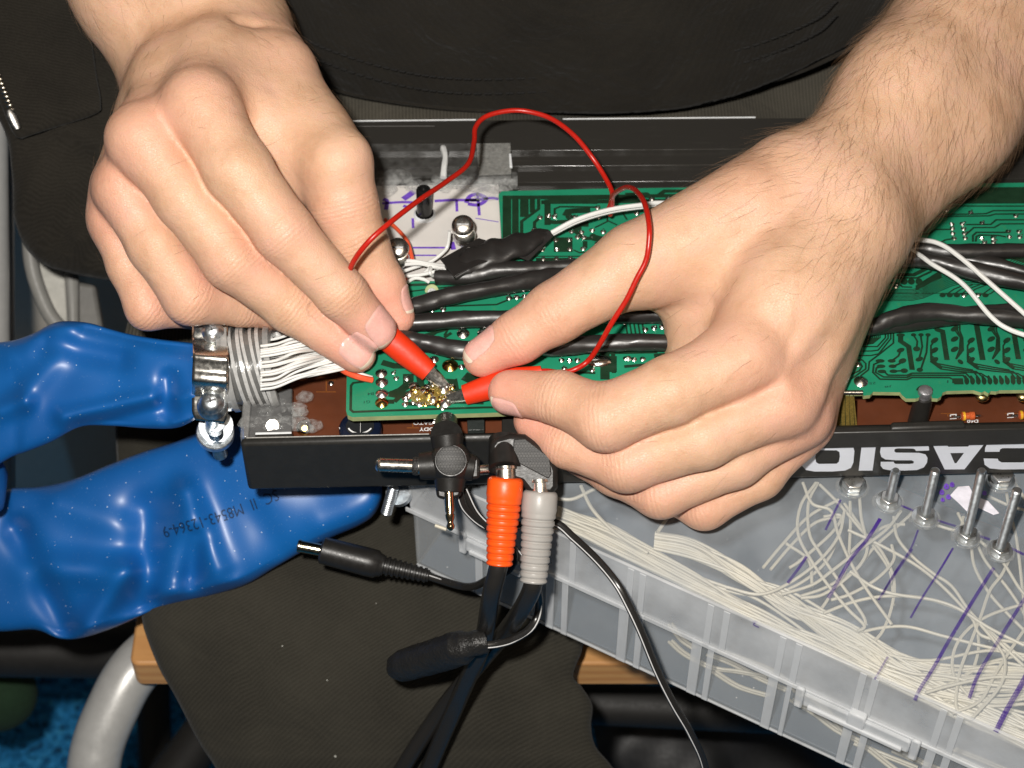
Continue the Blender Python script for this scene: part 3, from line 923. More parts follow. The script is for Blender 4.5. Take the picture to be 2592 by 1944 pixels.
def clear_mat(name, col=(.75, .76, .78), alpha=.35, rough=.12, nscale=.5, b_mm=.25):
    m, nt, b = newmat(name); v = tc(nt)
    b.inputs['Base Color'].default_value = (*col, 1)
    n = noise(nt, v, nscale, 4)
    nt.links.new(ramp(nt, n, [(.3, (max(0, alpha - .12),) * 3), (.75, (min(1, alpha + .2),) * 3)]), b.inputs['Alpha'])
    b.inputs['Roughness'].default_value = rough; b.inputs['Coat Weight'].default_value = .5; b.inputs['Specular IOR Level'].default_value = .8
    nt.links.new(bump(nt, n, b_mm), b.inputs['Normal'])
    return m
M_glue = clear_mat("hot_glue", (.62, .63, .62), .09, .06, .7, .8)
M_clearcase = clear_mat("clear_case", (.45, .45, .44), .30, .10, .15, .05)
M_solder = plain("solder", (.82, .80, .76), .22, 1.0, var=.08, bmp=.06, bscale=1.2)
M_solder_y = plain("flux_solder", (.62, .44, .14), .18, 1.0, var=.2, bmp=.08, bscale=1.0)
M_chrome = plain("nickel_plate", (.78, .75, .69), .25, 1.0, var=.05, bmp=.012, bscale=.5)
M_zinc = plain("zinc_plate", (.74, .79, .83), .34, 1.0, var=.1, bmp=.02)
M_steel = plain("screw_steel", (.70, .70, .68), .3, 1.0, bmp=.02)
M_white = plain("white_insulation", (.74, .74, .72), .38, var=.03, bmp=.01)
M_print = plain("white_print", (.78, .78, .78), .5, var=.03, bmp=0)
M_logo = plain("silver_print", (.70, .73, .80), .42, var=.03, bmp=.01)
M_dkprint = plain("dark_print", (.012, .05, .035), .5, bmp=0)
M_purple = plain("purple_marker", (.16, .07, .50), .4, var=.25, vscale=.5, bmp=0)

def pcb_mat(name, col, hi):
    m, nt, b = newmat(name); v = tc(nt)
    base = ramp(nt, noise(nt, v, .05, 5, .6), [(.3, col), (.7, hi)])
    fx = ramp(nt, noise(nt, v, .28, 4, .6), [(.62, (0,) * 3), (.75, (1,) * 3)])
    base = mixc(nt, math_(nt, 'MULTIPLY', fx, .30), base, (.10, .26, .06))
    nt.links.new(base, b.inputs['Base Color']); b.inputs['Roughness'].default_value = .33; b.inputs['Coat Weight'].default_value = .3
    b.inputs['Coat Roughness'].default_value = .25
    nt.links.new(bump(nt, noise(nt, v, 1.3, 3), .015), b.inputs['Normal'])
    return m
M_pcb = pcb_mat("green_solder_mask", (.012, .205, .108), (.020, .275, .150))
M_pcbedge = plain("fibreglass_edge", (.34, .38, .18), .5, var=.15, bmp=.03)
M_trace = plain("masked_copper", (.012, .036, .018), .32, var=.2, bmp=0, coat=.3)
M_brown = plain("brown_board", (.105, .030, .012), .48, var=.14, vscale=.08, bmp=.02, coat=.1)
M_brline = plain("brown_track", (.22, .07, .015), .45, bmp=0)

kb = thing("toy_keyboard", "opened toy keyboard", "keyboard", P(1500, 900, -30))
kb["label"] = "opened black toy keyboard with bare green circuit boards and upside down silver lettering"
ZT = -5.0
A0 = P(607, 1123, ZT); A1 = P(2700, 1078.7, ZT)
ex = (A1 - A0); LEN = np.linalg.norm(ex); ex /= LEN; ey = np.cross([0, 0, 1.0], ex); EZ = np.array([0, 0, 1.0])
def K(a, b, z): return np.array([A0[0] + ex[0] * a + ey[0] * b, A0[1] + ex[1] * a + ey[1] * b, z])
def Kp(px, py, z):
    p = P(px, py, z); r = p - A0; return np.dot(r, ex), np.dot(r, ey)
def PF(px, py, off=0.0):
    """pixel on the upright front face"""
    return onplane(px, py, A0 - ey * off, ey)
zb = PF(640, 1243)[2]
DEPTH = Kp(1500, 303, 3)[1]
def kbox(a0, b0, z0, a1, b1, z1): 
    return [K(a0, b0, z1), K(a1, b0, z1), K(a1, b1, z1), K(a0, b1, z1)], (0, 0, z0 - z1)
m = MB(); t_, d_ = kbox(0, 0, zb, LEN, 3.0, ZT); m.prism(t_, d_)
front = m.build("front_panel", M_case, kb, bevel=1.6)
# top rim seen edge-on, a thin worn line with its gleam painted pale
MB().tube([K(2, 2.2, ZT + .1), K(60, 2.2, ZT + .1)], .22, 6).build("rim_edge", plain("worn_edge_gleam", (.25, .24, .22), .3, bmp=.05), front)
m = MB(); t_, d_ = kbox(0, 3.1, zb, LEN, DEPTH + 2, zb + 3); m.prism(t_, d_)
m.build("tray", M_inner, kb, bevel=.8)
m = MB(); t_, d_ = kbox(-.2, 3.1, zb + 3.1, 2.4, 40, ZT - .4); m.prism(t_, d_); m.build("side_wall", M_clearcase, kb, bevel=.5)
m = MB(); t_, d_ = kbox(-.2, 60, zb + 3.1, 2.4, DEPTH, ZT - .4); m.prism(t_, d_); m.build("side_wall", M_case, kb, bevel=.5)
# black centre rail in front of CASIO side
def kpoly(pix, z, dz, name, mat, par, bev=.3, mats=None):
    return MB().prism([P(x, y, z) for x, y in pix], (0, 0, -dz)).build(name, mat, par, bevel=bev)
kpoly([(2255, 1066), (2440, 1060), (2448, 1079), (2253, 1086)], ZT + 1.5, 6, "rail", M_case, kb, 1.0)
kpoly([(2090, 1082), (2700, 1068), (2700, 1084), (2090, 1097)], ZT + .4, 8, "ledge", M_case, kb, .5)
# ---- rear smoked acrylic, in stepped bands
bands = [((880, 307), (2700, 294), (2700, 372), (880, 384), 4.0), ((880, 385.5), (2700, 373.5), (2700, 411), (880, 424), 2.4), ((1310, 422), (2700, 412.5), (2700, 451), (1310, 462), 1.0), ((1310, 463.5), (2700, 452.5), (2700, 475), (1310, 484), -2.0)]
for a, b_, c, d, z in bands:
    MB().prism([P(*a, z), P(*b_, z), P(*c, z), P(*d, z)][::-1], (0, 0, -14 - z)).build("rear_cover", M_acr, kb, bevel=.15)
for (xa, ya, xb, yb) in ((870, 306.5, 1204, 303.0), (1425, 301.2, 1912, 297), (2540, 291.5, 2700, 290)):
    MB().tube([P(xa, ya, 4.1), P(xb, yb, 4.1)], .26, 6).build("edge_highlight", M_white_edge, kb)  # pale tubes paint the highlight along the rear edge
for (xa, ya, xb, yb) in ((880, 320, 1100, 319), (1400, 371, 2300, 366)):
    MB().tube([P(xa, ya, 4.2 if ya < 330 else 3.0), P(xb, yb, 4.2 if ya < 330 else 3.0)], .10, 5).build("scratch_line", plain("scratch", (.08, .076, .07), .4, bmp=0), kb)
# clear plate with its frosted end
kpoly([(940, 364), (1292, 362), (1294, 447), (940, 450)], 4.8, .6, "tape_piece", clear_mat("frosted_tape", (.16, .16, .155), .12, .28, .4, .1), kb, .05)
kpoly([(1206, 363.5), (1292, 362), (1294, 440), (1212, 444)], 5.0, .15, "frosted_corner", clear_mat("frosted_end", (.42, .42, .40), .28, .3, .9, .2), kb, .0)
MB().tube(spline([P(1121, 372, 6), P(1127, 395, 6.5), P(1124, 425, 6), P(1122, 450, 5)], 6), [.9, 1.2, 1.2, 1.1, 1.1, 1.0, 1.0, 1.0, 1.0, 1.1, 1.1, 1.1, 1.1, 1.1, 1.1, 1.2, 1.2, 1.2, 1.2][:19], 8).build("glue_strand", plain("white_glue", (.62, .63, .62), .3, bmp=.1), kb)
MB().prism([P(1288, 388, 5.4), P(1294, 388, 5.4), P(1297, 422, 5.4), P(1290, 422, 5.4)], (0, 0, -1)).build("glue_bead", M_white_edge, kb, bevel=.2)
# ---- white plate with purple felt-pen marks
kpoly([(930, 470), (1262, 466), (1275, 735), (930, 745)], -4.0, 2, "white_plate", plain("white_foam", (.66, .63, .60), .55, var=.05, vscale=.08, bmp=.06, bscale=.6), kb, .2)
mk = MB()
def pr(pts, w, z=-3.85): mk.ribbon(spline([P(x, y, z) for x, y in pts], 6), w)
def zc(x, y): return (900 + x * .2411, 340 + y * .2411)     # the zoom these marks were traced on
for pts, w in (([(280, 725), (480, 712), (620, 715)], 1.1), ([(830, 700), (1000, 690), (1120, 690), (1260, 690), (1430, 668), (1500, 680)], 1.2), ([(500, 680), (560, 640), (610, 600)], 2.2), ([(500, 750), (560, 765), (610, 740)], 1.2),
               ([(1060, 690), (1065, 810)], .9), ([(1280, 610), (1290, 730), (1300, 850)], 1.0), ([(1160, 720), (1200, 650), (1290, 630), (1370, 680), (1290, 740), (1180, 730)], 1.5), ([(1200, 690), (1300, 690)], 1.6),
               ([(600, 880), (605, 985)], .85), ([(600, 1190), (900, 1190), (1010, 1190)], .8), ([(600, 1270), (850, 1270)], .6), ([(1010, 1130), (1030, 1210)], 1.6), ([(290, 680), (330, 700), (320, 790)], 1.4), ([(1260, 880), (1500, 920)], .35)):
    pr([zc(*p) for p in pts], w * 1.05)
mk.build("felt_pen_marks", M_purple, kb)
# black post with white foot
MB().lathe(P(1075, 545, -4), P(1075, 545, -4) + np.array([0, 0, 13.]), [(0, 3.1), (.1, 3.2), (.12, 2.7), (.93, 2.6), (.97, 2.4), (.99, 1.6), (.9, 1.5)], 24).build("post", plain("gloss_black", (.010, .010, .010), .12, bmp=0), kb)
MB().lathe(P(1075, 545, -4.1), P(1075, 545, -4.1) + np.array([0, 0, 1.3]), [(0, 4.0), (.6, 3.8), (1, 3.2)], 24).build("post_foot", M_white_edge, kb)
# hot glue lumps along the back of the plate
for k in range(30):
    x = rng.uniform(965, 1312); y = 466 + rng.normal(0, 10) + (12 if x > 1230 else 0) * rng.uniform(-1, 3)
    mb = MB(); mb.ball(P(x, y, -1.5), rng.uniform(1.4, 3.2), (rng.uniform(1, 2.2), rng.uniform(.7, 1.3), rng.uniform(.5, 1)), 7, 10)
    mb.v[0] = mb.v[0] + .35 * np.sin(mb.v[0][:, ::-1] * 2.3 + k)
    mb.build("glue_lump", M_glue, kb)

# ---- circuit boards
BZ = 0.0
def board(pix, z, th, name, mat):
    top = [P(x, y, z) for x, y in pix]
    o = MB(); n = len(top); top = np.array(top)
    o.add(np.vstack([top, top + [0, 0, -th]]), []); o.cur = 0
    o.f = [tuple(range(n)), tuple(range(2 * n - 1, n - 1, -1))]; o.mi = [0, 1]
    for i in range(n):
        j = (i + 1) % n; o.f.append((i, i + n, j + n, j)); o.mi.append(1)
    return o.build(name, None, kb, mats=[mat, M_pcbedge], smooth=False)
main_pix = [(1262, 492), (1270, 484), (1500, 478), (2700, 461), (2700, 986), (2530, 988), (2522, 991), (2508, 990), (2502, 996), (2492, 990), (2484, 994), (2464, 988), (2396, 990), (2386, 994), (2383, 1003), (2374, 1009), (2360, 1008), (2356, 994), (2350, 986), (2338, 984), (2329, 990), (2327, 1006), (2318, 1009), (2294, 1009), (2284, 1001), (2278, 993), (2210, 992), (2203, 1000), (2186, 1002), (2184, 994), (1900, 1000), (1900, 760), (1280, 760)]
main = board(main_pix[::-1], BZ, 1.6, "circuit_board", M_pcb)
low_pix = [(926, 714), (1850, 700), (1850, 1036), (1340, 1042), (892, 1056), (880, 1051), (876, 1040), (878, 930)]
low = board(low_pix[::-1], 2.6, 2.0, "circuit_board", M_pcb)
LZ = 2.6
# brown board lower down
brn = kpoly([(732, 920), (2700, 900), (2700, 1085), (740, 1118), (736, 1060)], -15.0, 1.6, "brown_circuit_board", M_brown, kb, .0)

def lines(parent, z, items, name="copper_traces", mat=None, w=.55):
    mm = MB()
    for ii, it in enumerate(items):
        pts, ww = it if isinstance(it, tuple) and isinstance(it[0], list) else (it, w)
        q = np.array([P(x, y, z + .08 + .006 * (ii % 60)) for x, y in pts])
        mm.ribbon(q, max(ww, .22) * 1.15)
    return mm.build(name, mat or M_trace, parent, smooth=False)
def blob(mm, x, y, rx, ry, z, rot=0, n=14):
    pts = []
    for k in range(n):
        a = 2 * math.pi * k / n; u = rx * math.cos(a); v = ry * math.sin(a)
        pts.append(P(x + u * math.cos(rot) - v * math.sin(rot), y + u * math.sin(rot) + v * math.cos(rot), z + .46 + .0015 * (mm.n % 97)))
    mm.add(pts, [tuple(range(n))])

tr = []
# long parallel tracks at the top of the main board
for y0, w in ((487, 1.6), (498, 1.6)): pass
tr += [([(1290, 500), (2700, 484)], 1.5), ([(1370, 512), (2700, 496)], 1.6), ([(2100, 487), (2700, 482)], 1.2), ([(2100, 505), (2700, 500)], 1.2)]
def z2(x, y): return (1230 + x * .226, 470 + y * .226)
def z3(x, y): return (2092 + x * .226, 440 + y * .226)
def z4(x, y): return (2092 + x * .226, 780 + y * .226)
T = lambda f, pts, w: tr.append(([f(*p) for p in pts], w))
T(z2, [(235, 110), (235, 640)], 2.6); T(z2, [(330, 110), (330, 640)], 2.0); T(z2, [(430, 110), (430, 350)], 2.6)
T(z2, [(520, 110), (520, 300)], 1.6); T(z2, [(590, 150), (590, 260), (400, 400), (400, 600)], 1.0); T(z2, [(610, 140), (1000, 145), (1700, 140)], .9)
T(z2, [(690, 440), (690, 180), (760, 175), (1250, 180)], 1.9); T(z2, [(770, 330), (770, 260), (830, 235), (1240, 240)], .7)
T(z2, [(890, 340), (920, 290), (1000, 280), (1170, 275)], 2.2); T(z2, [(700, 400), (760, 410), (950, 400)], 1.6); T(z2, [(540, 520), (545, 410), (600, 360)], 1.0)
T(z2, [(1360, 300), (1360, 400), (1220, 470)], .55); T(z2, [(1360, 390), (1470, 440)], .55); T(z2, [(1530, 300), (1580, 380)], .55)
T(z2, [(780, 600), (940, 600), (940, 720), (790, 720), (790, 600)], 1.6); T(z2, [(860, 600), (860, 720)], 3.2); T(z2, [(930, 520), (1030, 470), (1030, 430), (1150, 430)], 2.2)
T(z2, [(1000, 510), (1100, 590), (1200, 590)], 1.4); T(z2, [(1110, 620), (1110, 700)], 1.4); T(z2, [(980, 720), (1050, 750), (1200, 740)], .5); T(z2, [(1200, 580), (1330, 610)], 2.6)
T(z2, [(1560, 100), (1800, 95), (1870, 150)], 1.6); T(z2, [(1930, 110), (2000, 60), (2212, 60)], 1.4); T(z2, [(520, 790), (1100, 790)], .4); T(z2, [(560, 850), (1000, 850)], 3.0)
for xx in (590, 680, 740, 840): T(z3, [(xx, 1340), (xx + 900, 1335)], .0001)
# right of the wrist
T(z3, [(1380, 155), (2700, 150)], .3); T(z3, [(1330, 205), (2700, 195)], 3.6); T(z3, [(1280, 285), (2700, 280)], 3.8)
T(z3, [(1340, 360), (2700, 362)], .5); T(z3, [(1180, 455), (1640, 450), (1790, 445), (1870, 412), (2700, 410)], .55); T(z3, [(1130, 520), (1200, 478), (1820, 470), (1890, 450), (2700, 447)], .55)
T(z3, [(1060, 640), (1180, 500)], 2.2); T(z3, [(1050, 675), (1150, 672), (1220, 622), (1400, 622)], .55); T(z3, [(1560, 568), (1840, 566), (1900, 515), (2700, 513)], .55)
T(z3, [(1560, 680), (1650, 602), (1880, 600), (1950, 560), (2700, 556)], .55); T(z3, [(1640, 760), (1640, 690), (1680, 655), (2050, 655)], .6); T(z3, [(1670, 760), (1680, 700), (1720, 684), (1930, 690), (2010, 705)], .6)
T(z3, [(1240, 790), (1330, 740), (1440, 722)], .55); T(z3, [(1240, 790), (1340, 790)], 1.6)
T(z3, [(720, 1130), (980, 1130), (1120, 1060)], 1.3); T(z3, [(690, 1190), (760, 1165), (1020, 1165), (1180, 1090)], .7); T(z3, [(690, 1240), (740, 1215), (800, 1225), (850, 1265), (960, 1270)], .5)
for k in range(9):   # dense fan of fine tracks
    o = k * 17.0
    T(z3, [(600, 1300 + o * .9), (960, 1295 + o * .9), (1080, 1270 + o * .9), (1330 + o * .5, 1120 + o * 1.0), (1500, 1090 + o * 1.02), (2300, 1090 + o * 1.3)], .26)
for k in range(9):
    T(z3, [(1000 + k * 0, 1255 + k * 6), (1290, 1075 + k * 10)], .28)
for k in range(6): T(z3, [(2000 + k * 34, 1030), (2080 + k * 30, 960 + k * 8), (2400, 960 + k * 12)], .3)
for k, xx in enumerate((1300, 1380, 1460, 1540, 1700, 1780)): T(z3, [(xx, 1360), (xx + 60, 1340), (xx + 130, 1290), (xx + 260, 1240)], .4)
# nested tracks and key contacts at the lower right
for k in range(9):
    o = k * 23
    T(z4, [(600 - o * .9, 190), (600 - o * .9, 330), (520 - o * .6, 395 - o * .1), (380 - o * .3, 420 - o * .5)], .38)
for k, (xx, yy) in enumerate(((660, 200), (690, 200), (720, 200))):
    T(z4, [(xx, 200), (xx, 330 + k * 6), (570 + k * 8, 430 + k * 40), (500, 430 + k * 50), (340, 430 + k * 50)], .45)
T(z4, [(830, 195), (770, 205), (750, 230), (750, 390), (600, 510), (480, 600), (470, 690), (380, 760)], .5)
T(z4, [(300, 580), (400, 580), (440, 620), (440, 680), (280, 790)], .5); T(z4, [(300, 610), (380, 615), (400, 650), (370, 700), (260, 750)], .5)
T(z4, [(620, 590), (530, 630), (520, 720), (600, 795), (900, 800), (960, 775), (1380, 778), (1420, 800), (1420, 840)], .55)
T(z4, [(640, 650), (560, 670), (550, 720), (640, 770), (900, 775), (950, 752), (1530, 752), (1560, 790)], .55); T(z4, [(640, 705), (690, 750), (900, 752), (960, 728), (1560, 728), (1620, 790)], .55)
T(z4, [(830, 300), (830, 370), (920, 430), (960, 690)], 1.5); T(z4, [(1200, 180), (1240, 240), (1300, 260), (1350, 580)], 1.5); T(z4, [(1680, 180), (1750, 580)], 1.6); T(z4, [(2100, 280), (2150, 570)], 1.5); T(z4, [(2500, 280), (2550, 570)], 1.5)
for (a, b_) in (((975, 300), (1010, 440)), ((1055, 300), (1040, 560)), ((1135, 300), (1055, 690)), ((830, 480), (730, 590)), ((840, 590), (750, 650)), ((850, 700), (720, 705))):
    T(z4, [a, ((a[0] + b_[0]) / 2 + 25, (a[1] + b_[1]) / 2), b_], .55)
for cx in (1150, 1560, 1960):
    for k in range(3):
        T(z4, [(cx + 60, 360 + k * 100), (cx + 20 + k * 10, 420 + k * 60), (cx + 20, 560 + k * 20), (cx + 90 + k * 20, 620 + k * 30), (cx + 300, 660 + k * 22), (cx + 480 + k * 50, 690 + k * 20), (cx + 560 + k * 60, 790)], .5)
    for k in range(3):
        T(z4, [(cx + 290 + k * 26, 60), (cx + 290 + k * 26, 250), (cx + 350 + k * 12, 330), (cx + 340 + k * 20, 470), (cx + 300, 570)], .5)
def arc(cx, cy, r, a0, a1, n=12): return [(cx + r * math.cos(a), cy - r * .8 * math.sin(a)) for a in np.linspace(a0, a1, n)]
T(z4, arc(1100, 940, 92, .25, math.pi - .25), .5)
lines(main, BZ, tr)
pads = MB()
for (x, y, rx, ry, rt) in [(830, 470, 45, 24, -.3), (850, 590, 45, 28, -.3), (600, 590, 52, 20, 0), (730, 590, 45, 20, 0), (610, 650, 50, 20, 0), (740, 650, 45, 20, 0), (620, 708, 50, 20, 0), (750, 706, 45, 20, 0), (870, 700, 42, 26, 0),
                           (1010, 455, 40, 28, 0), (1040, 570, 44, 24, -.3), (1045, 690, 36, 24, 0), (950, 190, 28, 20, 0), (1035, 190, 28, 20, 0), (1115, 190, 28, 20, 0), (830, 300, 48, 20, 0), (975, 298, 30, 18, 0), (1058, 298, 30, 18, 0), (1137, 298, 30, 18, 0)]:
    blob(pads, *z4(x, y), rx * .226, ry * .226, BZ, rt)
for cx in (1150, 1560, 1960, 2330):
    for k in range(3):
        blob(pads, *z4(cx + 60, 360 + k * 110), 10.5, 6.0, BZ, -.55); blob(pads, *z4(cx + 285, 230 + k * 115), 10.5, 6.0, BZ, -.45)
    blob(pads, *z4(cx + 110, 650), 9, 5, BZ, .5); blob(pads, *z4(cx + 350, 600), 8, 5, BZ, .6)
for k in range(16):
    blob(pads, *z4(1570 + 65 * k, 815), 6.3, 9.5, BZ, -.1, 10)
    blob(pads, *z4(1560 + 65 * k, 785), 4.0, 8, BZ, -.3, 10)
pads.add([P(*z4(x, y), BZ + .66) for x, y in ((1415, 785), (1525, 785), (1535, 852), (1430, 852))], [(0, 1, 2, 3)])
for x in (870, 950, 1035): blob(pads, *z3(x, 1205), 9, 8, BZ)
for x in (1300, 1380, 1460, 1780): blob(pads, *z3(x, 1360), 8, 5, BZ)
for (x, y) in ((930, 345), (1200, 570)): blob(pads, *z2(x, y), 9, 8, BZ)
pads.build("contact_pads", M_trace, main, smooth=False)
text_mesh("25", P(*z4(555, 826), BZ + .2), P(*z4(480, 830), BZ + .2), P(*z4(553, 852), BZ + .2), "print_text", M_dkprint, main)
text_mesh("J8", P(*z4(733, 862), BZ + .2), P(*z4(652, 866), BZ + .2), P(*z4(731, 886), BZ + .2), "print_text", M_dkprint, main)
text_mesh("1", P(*z4(1366, 808), BZ + .2), P(*z4(1352, 808), BZ + .2), P(*z4(1365, 836), BZ + .2), "print_text", M_dkprint, main)

# lower board
def z1(x, y): return (840 + x * .226, 820 + y * .226)
tl = []
TL = lambda f, pts, w: tl.append(([f(*p) for p in pts], w))
TL(z1, [(360, 645), (240, 660), (215, 690), (210, 960), (240, 985), (700, 968), (1400, 945), (1700, 935), (2212, 930)], .75)
TL(z1, [(840, 560), (840, 700), (700, 790), (640, 780)], 2.2); TL(z1, [(640, 790), (760, 740), (880, 640), (880, 560)], 1.8); TL(z1, [(700, 870), (790, 790), (870, 765), (1000, 770)], 1.4); TL(z1, [(560, 430), (700, 470), (820, 470)], 2.0)
TL(z1, [(620, 870), (700, 870)], 1.5); TL(z1, [(980, 560), (1000, 700), (1100, 740), (1250, 700), (1380, 640), (1390, 760)], 2.0); TL(z1, [(830, 890), (1000, 900), (1250, 890), (1400, 870), (1700, 880)], 1.4)
TL(z1, [(1080, 640), (1400, 660)], 2.6); TL(z1, [(1480, 580), (1600, 640)], 3.2)
TL(z1, [(900, 800), (1000, 840), (1300, 830)], 2.2); TL(z1, [(1160, 100), (1000, 170)], 1.2); TL(z1, [(1060, 60), (1300, 60), (1260, 130)], .8)
TL(z1, [(1340, 100), (1260, 150)], 1.0); TL(z1, [(1830, 150), (2000, 100)], 1.5)
def c3(x, y): return (850 + x * .4069, 250 + y * .4069)
TL(c3, [(400, 1160), (1100, 1140)], 1.0); TL(c3, [(450, 1200), (700, 1170), (1200, 1150)], .5); TL(c3, [(700, 1290), (1000, 1280), (1100, 1240), (1250, 1230)], .6)
TL(c3, [(520, 1440), (700, 1425)], .8); TL(c3, [(560, 1470), (700, 1430)], 1.2); TL(c3, [(1400, 1580), (2000, 1570)], 1.6); TL(c3, [(1720, 1600), (1720, 1700)], 2.5)
for k in range(5): TL(c3, [(1800 + k * 26, 1380), (1815 + k * 26, 1470), (1830 + k * 30, 1520)], .5)
TL(c3, [(1760, 1370), (2150, 1360)], 1.0); TL(c3, [(2090, 1380), (2100, 1480)], 2.2); TL(c3, [(1980, 1600), (2212, 1580)], 1.6)
def c4(x, y): return (1100 + x * .4069, 700 + y * .4069)
TL(c4, [(1060, 480), (1060, 640)], 2.6); TL(c4, [(1110, 480), (1115, 600)], 1.2); TL(c4, [(1180, 560), (1400, 540)], 1.0); TL(c4, [(760, 590), (1000, 600)], .8); TL(c4, [(460, 640), (560, 700)], 1.6)
lines(low, LZ, tl)
text_mesh("B4", P(*z1(470, 765), LZ + .2), P(*z1(400, 770), LZ + .2), P(*z1(468, 795), LZ + .2), "print_text", M_dkprint, low)
text_mesh("G1", P(*z1(430, 855), LZ + .2), P(*z1(360, 860), LZ + .2), P(*z1(428, 885), LZ + .2), "print_text", M_dkprint, low)
MB().lathe(P(1093, 737, LZ + .05), P(1093, 737, LZ + .25), [(0, 2.2), (.5, 2.3), (1, 2.0)], 20).build("hole_ring", M_pcbedge, low)
MB().lathe(P(1093, 740, LZ + .1), P(1093, 740, LZ + .35), [(0, 1.5), (1, 1.45)], 16).build("hole", M_inner, low)

# solder joints, each a small dome with the cut end of its pin
def solder_joint(par, x, y, z, r=1.1, yel=False, pin=None):
    c = P(x, y, z)
    mb = MB(); hgt = r * .62
    mb.lathe(c, c + np.array([0, 0, hgt]), [(0, r), (.15, r * .98), (.45, r * .75), (.75, r * .42), (1, r * .12)], 14)
    o = mb.build("solder_joint", M_solder_y if yel else M_solder, par)
    if pin is not None:
        d = P(x + pin[0], y + pin[1], z + .8) - c
        MB().tube([c + [0, 0, hgt * .5], c + d + [0, 0, .6]], [.34, .26], 6).build("pin", M_solder, par)
    return o
jm = []
for (x, y) in ((605, 355), (700, 335), (768, 345), (995, 350), (930, 345), (1250, 245), (960, 515), (1070, 520), (1190, 500), (1315, 515), (1028, 575), (1100, 580), (1200, 590), (785, 612), (935, 608), (1250, 650), (630, 715), (795, 715), (940, 712), (1090, 705), (640, 825), (790, 822), (945, 820), (1090, 815), (1860, 150), (1262, 352), (1690, 310), (540, 500), (2040, 150)):
    jm.append((*z2(x, y), 1.05))
for (x, y) in ((1225, 360), (1325, 358), (1235, 408), (1340, 405), (1615, 432), (2120, 470), (1405, 562), (1520, 560), (1410, 612), (1535, 615), (1415, 665), (1545, 668), (1430, 722), (1555, 718), (1742, 550), (2035, 645), (2155, 645), (2050, 705), (2165, 705), (1740, 722), (1865, 718), (1770, 768), (1870, 762), (775, 1262), (1540, 1360), (1700, 1358)):
    jm.append((*z3(x, y), .95))
for (x, y) in ((840, 195), (355, 635)): jm.append((*z4(x, y), .95))
for x, y, r in jm: solder_joint(main, x, y, BZ, r, pin=(rng.uniform(-4, 8), rng.uniform(-5, 2)))
jl = []
for (x, y, r, yel) in ((555, 555, 2.0, 0), (560, 655, 2.1, 0), (560, 785, 2.1, 0), (560, 885, 2.2, 1), (1325, 470, 2.7, 1), (1145, 400, 1.6, 0), (720, 608, .9, 0), (840, 608, 1.2, 0), (870, 785, 1.4, 0), (830, 835, 1.4, 0), (820, 900, 1.1, 0), (980, 895, 1.3, 0), (960, 820, 1.4, 0), (1090, 790, 3.0, 1), (1250, 720, 2.4, 0), (1180, 760, 1.6, 1), (1270, 880, 2.2, 0), (1190, 890, 1.7, 1), (1130, 680, .9, 0), (1050, 900, 1.0, 1), (1330, 700, 1.2, 0), (1470, 110, 2.2, 0), (1715, 110, 2.6, 0), (690, 548, .8, 0), (1160, 55, .8, 0), (1455, 480, 1.2, 0)):
    jl.append((*z1(x, y), r, yel))
for (x, y) in ((600, 1312), (668, 1310), (1078, 1240), (1125, 1235), (1175, 1230), (1215, 1228), (1795, 1390), (1860, 1385), (1960, 1385), (1925, 1435), (1980, 1425), (2030, 1420), (1820, 1615), (1410, 1580), (1460, 1575), (1510, 1570)):
    jl.append((*c3(x, y), 1.1, 0))
for (x, y) in ((790, 520), (840, 522), (888, 520), (1190, 510), (1240, 515), (1295, 512), (980, 580), (808, 572)): jl.append((*c4(x, y), 1.0, 0))
for x, y, r, yel in jl: solder_joint(low, x, y, LZ, r, bool(yel), pin=(rng.uniform(-5, 6), rng.uniform(-4, 3)) if r < 1.5 else None)
for k in range(26):
    x = 1085 + rng.normal(0, 44); y = 1000 + rng.normal(0, 18)
    if 955 < y < 1035: solder_joint(low, x, y, LZ + .02 * k, rng.uniform(.7, 1.9), rng.random() < .5, pin=(rng.uniform(-6, 6), rng.uniform(-5, 5)))
bl = MB(); bl.ball(P(*c4(1020, 525), LZ + .2), 2.6, (1.7, 1.0, .5), 8, 14); bl.build("solder_joint", M_solder, low)
gl = MB(); c = P(*z1(1110, 800), LZ); gl.ball(c, 4.2, (1.7, 1.0, .28), 8, 18); gl.build("flux_pool", clear_mat("amber_flux", (.50, .36, .08), .35, .1, .8, .3), low)
# big pad next to the ribbon contacts and gold finger strip
solder_joint(main, *z4(385, 825), BZ, 2.4)
MB().tube([P(*z4(165, 945), BZ + .4), P(*z4(405, 945), BZ + .4)], .8, 10).build("solder_bar", M_solder, main)
rb = MB(); rb.prism([P(*z4(100, 970), -1), P(*z4(310, 990), -1), P(*z4(345, 1330), -15), P(*z4(60, 1330), -15)], (0, 0, -.3))
rb.build("ribbon_cable", plain("amber_film", (.17, .12, .03), .25, var=.3, vscale=1.2, bmp=.1), kb)
for k in range(5): MB().ribbon([P(*z4(120 + k * 45, 975), -.6), P(*z4(110 + k * 52, 1325), -14.6)], .45).build("ribbon_track", M_trace, kb, smooth=False)
# support post and its screw, between the boards
pc = P(2340, 1000, -1)
MB().lathe(np.array([pc[0], pc[1], -14.9]), np.array([pc[0], pc[1] + .01, -1.5]), [(0, 3.3), (1, 3.0)], 24).build("support_post", M_case, kb)
MB().lathe(np.array([pc[0], pc[1], -1.5]), np.array([pc[0], pc[1] + .01, 2.0]), [(0, 2.2), (.6, 2.4), (.85, 2.2), (1, 1.2)], 24).build("screw", plain("dull_lead", (.38, .38, .40), .45, .8, bmp=.2, bscale=1), kb)
